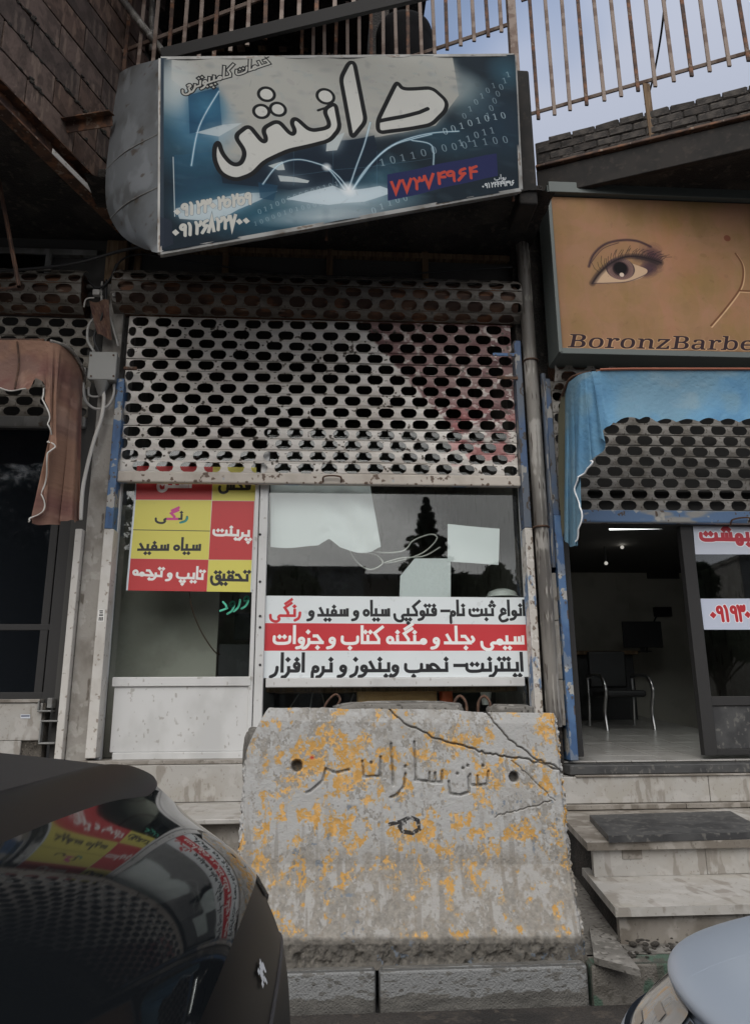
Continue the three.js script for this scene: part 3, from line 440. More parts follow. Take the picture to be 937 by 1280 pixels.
{
  const q = rect(152, 404, 646, 592, -0.03), X0 = -1.84, X1 = 1.75;
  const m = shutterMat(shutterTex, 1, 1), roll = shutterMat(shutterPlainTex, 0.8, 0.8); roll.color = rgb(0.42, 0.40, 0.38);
  const yb = q.y0 - 0.004, yt = q.y1 + 0.03;
  const t = shutter('half open off-white punched roller shutter of the copy shop', X0, X1, yb, yt, 14, -0.04, m, { pitch: 0.2075, phase: 0.03, seed: 3, uv: (p) => [(p[0] - X0) / (X1 - X0), (p[1] - yb) / (yt - yb)], R: 0.23, drumY: 5.13, drumZ: -0.02, dx0: -1.97, dx1: 1.83, rollMat: roll });
  const hb = rect(148, 591, 646, 607, 0);
  part('bottom_bar', bx(X0 - 0.02, X1 + 0.01, yb - 0.11, yb - 0.003, -0.045, 0.015, 0.02), mats.peelBar, t);
  const hp = P(415, 600, 0.02); part('handle', tube([V3(hp.x - 0.08, hp.y - 0.02, 0.012), V3(hp.x - 0.075, hp.y + 0.02, 0.045), V3(hp.x + 0.075, hp.y + 0.02, 0.045), V3(hp.x + 0.08, hp.y - 0.02, 0.012)], 0.008), mats.rust, t);
  // guide rails: bare white below, blue coat left on higher up
  part('guide_rail', bx(-1.885, -1.80, 0.99, 2.86, -0.1, 0.05, 0.008), mats.white, t);
  part('guide_rail', bx(-1.885, -1.815, 2.862, 4.25, -0.1, 0.048, 0.008), mats.peelB, t, 'blue painted upper left guide rail');
  part('guide_rail', bx(1.755, 1.825, 1.2, 2.9, -0.1, 0.05, 0.008), mats.peelWB, t);
  part('guide_rail', bx(1.755, 1.822, 2.902, 4.72, -0.1, 0.048, 0.008), mats.greyBlue, t);
  for (const [u, v, L, mt] of [[163, 460, 0.12, mats.rust], [630, 443, 0.22, mats.peelB], [634, 472, 0.2, mats.rust]]) { const p = P(u, v, 0.06); part('bracket', bx(p.x - L / 2, p.x + L / 2, p.y - 0.016, p.y + 0.016, 0.048, 0.062), mt, t); }
}

// ------------------------------------------------------------------ the shop on the left, with the unplastered clay block wall above
const left = thing('left_shop', 'darkened shop at the left edge below an unplastered clay block wall', 'shop');
{
  const W = (n, g, m, p = left, l) => part(n, g, m, p, l);
  const lw = rect(-300, 878, 68, 945, 0.02), xr = -2.14;
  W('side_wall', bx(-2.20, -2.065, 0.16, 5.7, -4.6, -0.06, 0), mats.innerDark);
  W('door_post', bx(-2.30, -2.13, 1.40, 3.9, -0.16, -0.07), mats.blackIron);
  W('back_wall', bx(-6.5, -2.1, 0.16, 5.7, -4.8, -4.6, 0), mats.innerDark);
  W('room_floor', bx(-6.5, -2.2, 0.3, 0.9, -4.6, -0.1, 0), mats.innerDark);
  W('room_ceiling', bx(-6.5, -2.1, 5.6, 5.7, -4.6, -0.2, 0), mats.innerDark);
  const win = W('shop_window', [rbx(-320, 780, 68, 788, -0.11, 0.04), rbx(-320, 866, 66, 876, -0.11, 0.04), rbx(-320, 526, 80, 534, -0.11, 0.04), rbx(60, 530, 70, 870, -0.112, 0.036)], mats.blackIron);
  W('pane', rbx(-320, 530, 72, 872, -0.135, 0.002, 0), mats.glassLeft, win);
  // low wall faced with marble tiles, chipped at its end
  const wy = lw.y1, rows = [[wy - 0.30, wy - 0.012], [wy - 0.60, wy - 0.303], [wy - 0.95, wy - 0.603]];
  W('low_wall', bx(-6.5, -2.24, 0.16, wy - 0.01, -0.12, 0.0, 0.004), mats.mortar);
  rows.forEach(([a, b], j) => { for (let x = -2.26 - (j % 2) * 0.14, k = 0; k < 8; k++, x -= 0.42) W('marble_tile', bx(x - 0.414, x, a, b, 0.0, 0.02, 0.004), mats.marble, left); });
  W('wall_cap', bx(-6.5, -2.28, wy - 0.008, wy + 0.02, -0.12, 0.035, 0.006), mats.marbleD);
  const b1 = P(57, 882, 0.05), b2 = P(62, 914, 0.05);
  W('rusty_bracket', [bx(b1.x - 0.06, b1.x + 0.05, b1.y - 0.05, b1.y - 0.035, -0.05, 0.06), bx(b1.x - 0.06, b1.x - 0.045, b1.y - 0.035, b1.y + 0.04, -0.05, 0.06), bx(b1.x + 0.01, b1.x + 0.05, b1.y - 0.02, b1.y + 0.06, -0.05, 0.05)], mats.greyMetal);
  W('rusty_bracket', [bx(b2.x - 0.08, b2.x + 0.06, b2.y + 0.07, b2.y + 0.085, -0.1, 0.05), bx(b2.x - 0.08, b2.x + 0.05, b2.y - 0.1, b2.y - 0.085, -0.1, 0.05), bx(b2.x - 0.08, b2.x - 0.066, b2.y - 0.085, b2.y + 0.07, -0.1, 0.05)], mats.greyMetal);
  // transom lights and the wooden post beside them
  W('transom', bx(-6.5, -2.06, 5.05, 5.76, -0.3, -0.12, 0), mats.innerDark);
  const t1 = rect(-300, 306, 131, 313, -0.06); W('transom_frame', [bx(t1.x0, t1.x1, t1.y0, t1.y1, -0.12, -0.06), bx(t1.x0, t1.x1, t1.y0 - 0.34, t1.y0 - 0.30, -0.12, -0.07), ...[-200, -60, 60].map((u) => rbx(u - 4, 313, u + 4, 346, -0.055, 0.05))], mats.greyMetal);
  W('transom_pane', bx(t1.x0, P(58, 320, -0.08).x, t1.y0 - 0.3, t1.y0, -0.085, -0.08, 0), mats.glassDark);
  W('wooden_post', rbx(132, 300, 157, 352, 0.02, 0.12), mats.wood);
  // soffit slab: its outer edge is the steel beam
  const A = Py(0, 140, 5.78), B = Py(130, 268, 5.78), d = B.clone().sub(A).normalize(), A2 = A.clone().addScaledVector(d, -1.9), B2 = B.clone().addScaledVector(d, (B.z + 0.3) / -d.z);
  const nn = V3(-d.z, 0, d.x).normalize(); if (nn.x < 0) nn.negate();               // faces right, to the main shop
  W('slab', slab([V3(-6.5, 5.78, B2.z), V3(B2.x, 5.78, B2.z), V3(A2.x, 5.78, A2.z), V3(-6.5, 5.78, A2.z)], V3(0, 0.14, 0)), mats.darkConcrete);
  const beamAt = (o, y) => [A2.clone().addScaledVector(nn, o).setY(y), B2.clone().addScaledVector(nn, o).setY(y)];
  { const [a, b] = beamAt(0.05, 5.75), [a2, b2] = beamAt(0.05, 5.93), [c, e] = beamAt(0.02, 5.84); const up = V3(0, 1, 0);
    const hb = (p, q, w, h) => { const m4 = new THREE.Matrix4().makeBasis(nn, up, nn.clone().cross(up)); const L = p.distanceTo(q), g = new RoundedBoxGeometry(w, h, L, 1, 0.003); uvm(g); g.applyMatrix4(m4); g.translate((p.x + q.x) / 2, (p.y + q.y) / 2, (p.z + q.z) / 2); return g; };
    W('steel_beam', [hb(a, b, 0.12, 0.016), hb(a2, b2, 0.12, 0.016), hb(c, e, 0.012, 0.17)], mats.rust);
    const s0 = a.clone().lerp(b, 0.62).addScaledVector(nn, 0.064), s1 = a.clone().lerp(b, 0.93).addScaledVector(nn, 0.064); W('worn_flange', hb(s0.setY(5.765), s1.setY(5.765), 0.006, 0.05), mats.white, left, 'flange rubbed bare along its lower edge');
    // hollow clay blocks stand on the beam in running bond
    const bh = 0.275, bl = 0.58, bt = 0.14, r = rng(21), y0 = 5.945, L = A2.distanceTo(B2), wall = W('block_wall', hb(A2.clone().addScaledVector(nn, -0.1).setY(y0 + 1.6), B2.clone().addScaledVector(nn, -0.1).setY(y0 + 1.6), 0.05, 3.2), mats.mortar, left, 'unplastered wall of hollow clay blocks');
    const m4 = new THREE.Matrix4().makeBasis(d, up, d.clone().cross(up));
    const block = (len, seed) => { const g = new RoundedBoxGeometry(len - 0.012, bh - 0.014, bt, 1, 0.006); const q = uvm(g); const u = q.attributes.uv; for (let i = 0; i < u.count; i++) u.setXY(i, u.getX(i) + seed * 0.37, u.getY(i) * 0.6 + seed * 0.71); return q; };
    const kinds = [1, 2, 3, 4, 5, 6].map((s) => block(bl, s)), end = (() => { const cells = [];  // cut end: webs round six open cells
      for (const dz of [-0.062, -0.022, 0.022, 0.062]) { const g = new THREE.BoxGeometry(0.16, bh - 0.016, 0.012); g.translate(0, 0, dz); cells.push(uvm(g)); }
      for (const dy of [-0.12, -0.04, 0.04, 0.12]) { const g = new THREE.BoxGeometry(0.16, 0.012, 0.128); g.translate(0.001, dy, 0); cells.push(uvm(g)); }
      return join(cells); })();
    for (let row = 0; row < 12; row++) {
      const cut = 1.15 + 0.13 * row + 0.2 * ((row * 7) % 3);                                // the wall steps back towards the viewer
      let s = L - 0.0 - (row % 2) * bl / 2;
      for (; s > cut; s -= bl) {
        if ((row === 4 && Math.abs(s - L + 0.9) < 0.22)) continue;
        const c = A2.clone().addScaledVector(d, s - bl / 2).setY(y0 + bh * (row + 0.5)).addScaledVector(nn, 0.006 * (r() - 0.5));
        const o = mesh('clay_block', kinds[(r() * 6) | 0], [mats.clay, mats.clay2, mats.clay3][(r() * 3) | 0], wall); o.applyMatrix4(m4); o.position.copy(c); o.rotateY(0.02 * (r() - 0.5));
      }
      const c = A2.clone().addScaledVector(d, s - 0.06).setY(y0 + bh * (row + 0.5)); const o = mesh('hollow_block_end', end, mats.clay2, wall); o.applyMatrix4(m4); o.position.copy(c);
    }
    // mortar squeezed from the joints
    const lumps = []; for (let i = 0; i < 150; i++) { const g = new THREE.IcosahedronGeometry(0.008 + 0.016 * r(), 0); g.scale(1 + 1.2 * r(), 0.8, 0.5); g.rotateZ(r() * 0.8); g.translate(0, 0, 0); g.applyMatrix4(m4); const row = (r() * 4) | 0, c = A2.clone().addScaledVector(d, L * (0.45 + 0.55 * r())).setY(y0 + bh * row + 0.05 * r() * r() - 0.01).addScaledVector(nn, bt / 2 + 0.004); g.translate(c.x, c.y, c.z); lumps.push(g); }
    const mo = mesh('mortar_lumps', lumps, mats.mortar, left); mo.userData.kind = 'stuff';
    const cs = Py(46, 166, 6.15), ce = Py(141, 151, 6.15); W('steel_angle', [bar(cs, ce, 0.09, 0.012), bar(cs.clone().add(V3(0, 0.045, 0.04)), ce.clone().add(V3(0, 0.045, 0.04)), 0.012, 0.09)], mats.rust);
  }
  W('upper_ceiling', bx(-6.5, -1.6, 9.15, 9.3, -1.2, 3.2, 0), mats.darkConcrete);  // slab out of view, extended outward to keep the block wall dark
  const pr = [[P(150, -4, 0.55), P(206, 68, 0.45), 0.035], [P(190, -10, 0.3), P(190, 66, 0.3), 0.03]];
  for (const [a, b, rr] of pr) W('pipe', tube([a, a.clone().lerp(b, 0.5), b], rr, 4, 10), mats.pipe);
}
{ // left shutter, its curtain mostly behind the cloth awning
  const q = rect(-300, 395, 108, 518, -0.03), m = shutterMat(shutterPlainTex, 0.9, 0.9); m.color = rgb(0.8, 0.78, 0.74);
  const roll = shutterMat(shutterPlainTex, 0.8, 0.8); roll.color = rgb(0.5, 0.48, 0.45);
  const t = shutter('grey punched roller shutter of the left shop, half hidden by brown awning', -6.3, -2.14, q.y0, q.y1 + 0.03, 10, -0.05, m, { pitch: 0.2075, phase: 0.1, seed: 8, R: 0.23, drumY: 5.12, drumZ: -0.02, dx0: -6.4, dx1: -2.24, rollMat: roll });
  part('bottom_bar', bx(-6.3, -2.14, q.y0 - 0.11, q.y0 - 0.003, -0.06, 0.0, 0.02), mats.greyMetal, t);
  part('guide_rail', bx(-2.125, -2.065, 0.98, 2.86, -0.06, 0.045, 0.008), mats.white, t);
}

// ------------------------------------------------------------------ the barber shop
const barber = thing('barber_shop', 'barber shop at right with open dark doorway under blue awning', 'shop');
{
  const W = (n, g, m, p = barber) => part(n, g, m, p);
  const X1 = 5.6;
  const th = P(800, 951, -0.05).y, sill = P(800, 967, 0.08).y;
  W('room_floor', bx(XF + 0.01, X1, 0.3, th - 0.012, -4.6, -0.06, 0), mats.darkConcrete);
  const tr = rng(9); for (let i = 0; i < 8; i++) for (let j = 0; j < 14; j++) { const x = 1.99 + i * 0.302, z = -0.08 - j * 0.302; { const g = bx(x, x + 0.297, -0.011, 0.0015 * tr(), z - 0.297, z, 0.003); const pp = g.attributes.position; for (let k = 0; k < pp.count; k++) pp.setY(k, pp.getY(k) + th + 0.075 * (-0.08 - pp.getZ(k))); W('floor_tile', g, mats.tile); } }
  W('back_wall', bx(XF + 0.01, X1, th, 4.2, -4.7, -4.6, 0), mats.innerPale);
  W('side_wall', bx(XF + 0.002, XF + 0.03, th, 4.2, -4.6, -0.2, 0), mats.inner);
  W('side_wall', bx(X1, X1 + 0.1, th, 4.2, -4.6, -0.2, 0), mats.inner);
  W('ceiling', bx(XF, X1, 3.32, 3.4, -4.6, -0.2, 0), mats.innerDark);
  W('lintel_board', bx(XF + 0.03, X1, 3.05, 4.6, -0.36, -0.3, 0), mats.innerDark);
  W('lintel_wall', bx(XF + 0.03, X1, 4.18, 6.2, -0.4, -0.2, 0), mats.darkConcrete);
  // blue jamb, dark inner jamb, the narrow strip of facing stone
  W('door_jamb', bx(2.03, 2.10, 0.93, 3.02, -0.2, 0.04, 0.008), mats.peelB);
  W('door_jamb', bx(2.03, 2.09, 3.022, 4.35, -0.2, 0.02, 0.008), mats.greyBlue);
  W('inner_jamb', bx(2.105, 2.20, 0.95, 2.96, -0.24, -0.12, 0.006), mats.blackIron);
  { const q = rect(686, 716, 706, 895, -0.0); let y = q.y1; for (const h of [0.42, 0.5, 0.38]) { W('facing_stone', bx(1.965, 2.025, y - h + 0.004, y, -0.2, 0.0, 0.006), mats.plaster); y -= h; } }
  const fr = rect(853, 657, 870, 950, -0.1);
  const dr = W('door_frame', [bx(3.235, 3.35, 0.95, 2.97, -0.16, -0.08), bx(3.35, X1, 1.36, 1.44, -0.14, -0.09), bx(3.35, X1, 0.95, 1.0, -0.14, -0.09), bx(2.1, X1, 2.96, 3.04, -0.22, -0.06)], mats.blackIron);
  W('door_panel', bx(3.352, X1, 1.002, 1.358, -0.125, -0.105, 0.004), mats.slate, dr);
  W('pane', bx(3.345, X1, 1.43, 2.96, -0.112, -0.11, 0), mats.glass, dr);
  const leafX = 2.12; W('open_door', [bx(leafX, leafX + 0.04, 0.97, 2.9, -0.9, -0.84), bx(leafX, leafX + 0.04, 0.97, 2.9, -0.26, -0.2), bx(leafX, leafX + 0.04, 0.97, 1.4, -0.84, -0.26)], mats.blackIron);
  // threshold
  W('threshold', bx(1.99, X1, sill, th - 0.016, -0.2, 0.14, 0.01), mats.slate);
  W('threshold_edge', bx(2.03, X1, sill - 0.018, sill - 0.001, -0.1, 0.155, 0.006), mats.marbleD);
  // roof: soffit, steel fascia along the slanting front, parapet of dark bricks
  const a = Py(668, 180, 6.8), b = Py(937, 112, 6.8), d = b.clone().sub(a).setY(0).normalize(), n = V3(-d.z, 0, d.x); if (n.z < 0) n.negate();
  const at = (s, o, y) => a.clone().addScaledVector(d, s).addScaledVector(n, o).setY(y), E = 3.4;
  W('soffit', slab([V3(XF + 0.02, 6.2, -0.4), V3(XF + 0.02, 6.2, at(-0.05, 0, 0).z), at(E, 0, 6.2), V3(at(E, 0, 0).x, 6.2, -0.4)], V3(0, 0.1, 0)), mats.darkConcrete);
  const up = V3(0, 1, 0), m4 = new THREE.Matrix4().makeBasis(d, up, d.clone().cross(up));
  const lay = (len, h, t) => { const g = new RoundedBoxGeometry(len, h, t, 1, 0.01); uvm(g); return g; };
  const put = (name, g, m, s, o, y, p = barber) => { const q = mesh(name, g, m, p); q.applyMatrix4(m4); q.position.copy(at(s, o, y)); return q; };
  put('fascia', lay(E, 0.30, 0.06), mats.fasciaIron, E / 2, 0.02, 6.30);
  put('fascia_lip', lay(E, 0.03, 0.12), mats.rust, E / 2, 0.03, 6.475);
  const pw = put('brick_parapet', lay(E, 0.33, 0.085), mats.brick2, E / 2, -0.055, 6.655);
  const r = rng(31), bl = 0.225, bh = 0.088, gs = [0, 1, 2, 3].map((k) => { const g = lay(bl - 0.008 - 0.003 * k, bh - 0.008, 0.11), q = g.attributes.position; const rr = rng(50 + k); const jit = new Map(); for (let i = 0; i < q.count; i++) { const key = [q.getX(i), q.getY(i), q.getZ(i)].map((v) => v.toFixed(3)).join(); if (!jit.has(key)) jit.set(key, [0, 0, 0].map(() => 0.010 * (rr() - 0.5))); const j = jit.get(key); q.setXYZ(i, q.getX(i) + j[0], q.getY(i) + j[1], q.getZ(i) + j[2]); } g.computeVertexNormals(); return g; });
  for (let row = 0; row < 4; row++) for (let s = 0.02 + (row % 2) * bl / 2; s < E; s += bl) { if (row === 3 && r() < 0.03) continue; const q = put('brick', gs[(r() * 4) | 0], r() < 0.5 ? mats.brick : mats.brick2, s + bl / 2, -0.05 + 0.014 * (r() - 0.5), 6.495 + bh * (row + 0.5), barber); q.rotateY(0.05 * (r() - 0.5)); q.rotateZ(0.02 * (r() - 0.5)); pw.add(q); q.position.sub(pw.position); const inv = pw.quaternion.clone().invert(); q.position.applyQuaternion(inv); q.quaternion.premultiply(inv); }
  W('roof', bx(XF, 6.5, 6.3, 6.42, -4.6, -0.2, 0), mats.darkConcrete);
}
{ const q = rect(722, 525, 960, 640, -0.04), X0 = 2.11, X1 = 5.5, m = shutterMat(shutterPlainTex, 0.9, 0.9);
  const yb = P(800, 638, -0.04).y, t = shutter('grey punched roller shutter above the barber doorway', X0, X1, yb, yb + 1.26, 12, -0.05, m, { pitch: 0.2075, phase: 0.06, seed: 12, R: 0.2, drumY: yb + 1.34, drumZ: -0.03, dx0: X0, dx1: X1, rollMat: m });
  part('bottom_bar', bx(X0, X1, yb - 0.125, yb - 0.003, -0.065, 0.0, 0.02), mats.peelB2, t);
  const hp = P(925, 652, 0.02); part('handle', tube([V3(hp.x - 0.09, hp.y - 0.03, -0.002), V3(hp.x - 0.085, hp.y + 0.01, 0.03), V3(hp.x + 0.085, hp.y + 0.03, 0.03), V3(hp.x + 0.09, hp.y + 0.0, -0.002)], 0.008), mats.rust, t);
}
{ // marble steps up to the barber's threshold
  const t = thing('marble_steps', 'worn marble steps with dark slab leading to the barber doorway', 'steps');
  const X1 = 5.6, yS = P(820, 1005, 0.2).y, yT = P(820, 967, 0.2).y - 0.022;
  for (const [x0, x1] of [[1.9, 3.13], [3.134, 4.4], [4.404, X1]]) part('riser_slab', bx(x0, x1, yS + 0.003, yT, -0.1, 0.14, 0.006), mats.marble, t);
  for (const [x0, x1] of [[1.82, 2.9], [2.904, 4.2], [4.204, X1]]) part('riser_slab', bx(x0, x1, 0.565, yS, -0.1, 0.19, 0.006), mats.marbleD, t);
  const poly4 = (x0, z0, xl, z1, x1, y, h) => slab([V3(x0, y - h, z0), V3(xl, y - h, z1), V3(x1, y - h, z1), V3(x1, y - h, z0)], V3(0, h, 0));
  part('tread', poly4(1.86, 0.1, 1.60, 1.62, 3.05, 0.56, 0.045), mats.marbleD, t); part('tread', slab([V3(3.055, 0.515, 0.1), V3(3.055, 0.515, 1.62), V3(X1, 0.515, 1.62), V3(X1, 0.515, 0.1)], V3(0, 0.045, 0)), mats.marble, t);
  part('riser_slab', slab([V3(1.645, 0.36, 1.58), V3(2.35, 0.36, 1.58), V3(2.35, 0.36, 1.5), V3(1.66, 0.36, 1.5)], V3(0, 0.154, 0)), mats.marble, t); part('riser_slab', bx(2.354, X1, 0.36, 0.514, 1.5, 1.58, 0.004), mats.marble, t);
  const p = rect(777, 1060, 802, 1074, 1.585); part('marble_patch', bx(p.x0, p.x1, p.y0, p.y1, 1.57, 1.586, 0.003), mats.marbleD, t);
  part('tread', slab([V3(1.66, 0.315, 1.3), V3(1.50, 0.315, 2.30), V3(2.62, 0.315, 2.30), V3(2.62, 0.315, 1.3)], V3(0, 0.044, 0)), mats.marble, t); part('tread', slab([V3(2.625, 0.315, 1.3), V3(2.625, 0.315, 2.30), V3(X1, 0.315, 2.30), V3(X1, 0.315, 1.3)], V3(0, 0.044, 0)), mats.marble, t);
  part('riser_slab', slab([V3(1.53, 0.15, 2.26), V3(2.72, 0.15, 2.26), V3(2.72, 0.15, 2.18), V3(1.545, 0.15, 2.18)], V3(0, 0.164, 0)), mats.marbleD, t); part('riser_slab', bx(2.724, X1, 0.15, 0.314, 2.18, 2.26, 0.004), mats.marbleD, t);
  part('core', slab([V3(1.9, 0.15, 0.1), V3(1.68, 0.15, 1.49), V3(X1, 0.15, 1.49), V3(X1, 0.15, 0.1)], V3(0, 0.36, 0)), mats.darkConcrete, t);
  part('core', slab([V3(1.70, 0.15, 1.3), V3(1.56, 0.15, 2.17), V3(X1, 0.15, 2.17), V3(X1, 0.15, 1.3)], V3(0, 0.16, 0)), mats.darkConcrete, t);
  const s = [Py(736, 1019, 0.60), Py(760, 1045, 0.60), Py(960, 1040, 0.60), Py(912, 1014, 0.60)].map((v) => v.setY(0.562));
  solo('slate_slab', slab(s, V3(0, 0.04, 0)), mats.slate, 'loose dark stone slab lying on the upper marble step', 'stone slab');
  const rs = rng(61), bits = []; for (let i = 0; i < 90; i++) { const g = new THREE.IcosahedronGeometry(0.005 + 0.018 * rs() * rs(), 1); g.scale(1 + rs(), 0.6, 1); g.rotateY(rs() * 6); const q = rs(); g.translate(lerp(1.36, 2.6, rs()), 0.185 + 0.03 * rs() * (1 - q), 2.29 + 0.24 * q * q + 0.0); bits.push(g); }
  const o = solo('rubble', bits, mats.mortar, 'dirt and crumbled mortar heaped at the foot of the marble steps', 'rubble'); o.userData.kind = 'stuff';
  const wedge = [Py(735, 1150, 0.24), Py(742, 1200, 0.2), Py(800, 1216, 0.2), Py(768, 1170, 0.22)].map((v) => v.setY(0.182));
  solo('concrete_wedge', slab(wedge, V3(0, 0.03, 0)), mats.concrete, 'low wedge of grey concrete between the barrier and the steps', 'concrete ramp');
}

// ------------------------------------------------------------------ balcony railings, post, prop, tank
function railing(label, u0, v0, u1, v1, y, s0, s1, over, height, n, extra, group) {
  const t = thing('balcony_railing', label, 'railing'), a = Py(u0, v0, y), b = Py(u1, v1, y), d = b.clone().sub(a), A = a.clone().addScaledVector(d, s0), B = a.clone().addScaledVector(d, s1);
  part('lower_rail', bar(A, B, 0.032, 0.032), mats.rail, t);
  part('upper_rail', bar(A.clone().setY(y + height), B.clone().setY(y + height), 0.032, 0.032), mats.rail, t);
  const r = rng(n * 7 + 1);
  for (let i = 0; i < n; i++) { const p = A.clone().lerp(B, (i + 0.5) / n), q = V3(0, 0, 0.03); const e = 0.012 * (r() - 0.5); part('bar', bar(V3(p.x + e, y - over - 0.01 * r(), p.z + 0.03), V3(p.x - e, y + height + 0.02, p.z + 0.03), 0.036, 0.02), i % 3 ? mats.rail : mats.rust, t); }
  if (extra) extra(t, A, B);
  return t;
}
{
  const yC = 7.2;
  railing('rusty bar railing against the sky above the barber parapet', 668, 141, 937, 65, yC, -0.03, 1.5, 0.11, 1.45, 19);
  const yB = P(628, 33, 0.62).y;
  railing('rusty bar railing behind the upper right of the blue signboard', 455, 91, 628, 33, yB, -0.55, 1.03, 0.09, 0.95, 17);
  const yA = P(150, 66, 0.3).y, la = Py(150, 66, yA);
  railing('shadowed bar railing above the upper left of the blue signboard', 150, 66, 330, -3, yA, 0, 1.6, 0.5, 0.9, 15);
  const yD = P(205, 66, 1.05).y, da = Py(203, 69, yD), db = Py(535, -10, yD);
  solo('steel_channel', [bar(da, db.clone().addScaledVector(db.clone().sub(da), 0.3), 0.10, 0.05)], mats.blackIron, 'dark steel channel slanting up above the blue signboard', 'steel beam');
  const pp = P(641, 60, 0.55); solo('square_post', [bx(pp.x - 0.035, pp.x + 0.045, 6.9, 9.6, 0.5, 0.58), bx(pp.x - 0.05, pp.x + 0.06, 6.9, 7.0, 0.49, 0.59)], mats.rail, 'grey square post between the two balcony railings', 'post');
  const b0 = P(806, 106, 0.62), b1 = P(815, 178, 0.62); solo('prop_board', slab([V3(b0.x - 0.03, b0.y, b0.z), V3(b0.x + 0.035, b0.y, b0.z), V3(b1.x + 0.03, b1.y, b0.z), V3(b1.x - 0.03, b1.y, b0.z)], V3(0, 0, 0.02)), mats.wood, 'short weathered board propping the railing on the brick parapet', 'board');
  const k0 = P(487, 72, -0.3), k1 = P(545, 14, -0.3), tw = (k1.x - k0.x), tk = thing('water_tank', 'black plastic water tank on the roof behind the railing', 'water tank');
  const R = tw * 0.62, pts = [[0, k1.y + 0.05], [R * 0.85, k1.y + 0.045], [R * 0.96, k1.y + 0.02], [R, k1.y - 0.03], [R, k1.y - 0.16], [R * 0.97, k1.y - 0.18], [R, k1.y - 0.22], [R * 0.98, 6.9], [0, 6.9]].map((p) => new THREE.Vector2(p[0], p[1]));
  const lg = new THREE.LatheGeometry(pts, 40); lg.translate(k1.x - R, 0, -0.3 - R); part('tank_body', lg, M({ color: rgb(0.006, 0.006, 0.007), roughness: 0.9, ior: 1.2 }), tk);
  const lid = new THREE.CylinderGeometry(0.2, 0.22, 0.06, 24); lid.translate(k1.x - R, k1.y + 0.07, -0.3 - R); part('lid', lid, mats.black, tk);
}
{ // rain pipe and thin service pipes between the shops
  const a = P(661, 400, 0.06), b = P(689, 896, 0.06);
  const t = thing('downpipe', 'grey weathered downpipe between the copy shop and the barber', 'downpipe');
  const x = (a.x + b.x) / 2; part('pipe', tube([V3(x - 0.01, 6.0, 0.06), V3(x, 3.5, 0.06), V3(x + 0.005, 1.2, 0.06)], 0.062, 20, 16), mats.pipe, t);
  for (const y of [4.5, 2.9]) { const g = new THREE.TorusGeometry(0.066, 0.01, 6, 20); g.rotateX(Math.PI / 2); g.translate(x, y, 0.06); part('clamp', g, mats.rust, t); }
  const c = P(682, 520, 0.0), d = P(690, 700, 0.0); solo('service_pipe', [tube([V3(c.x - 0.005, 4.4, 0), V3((c.x + d.x) / 2, 3.4, 0), V3(d.x, 2.55, 0)], 0.026, 14, 10)], mats.greyBlue, 'thin blue-grey pipe behind the downpipe near the blue awning', 'pipe');
}

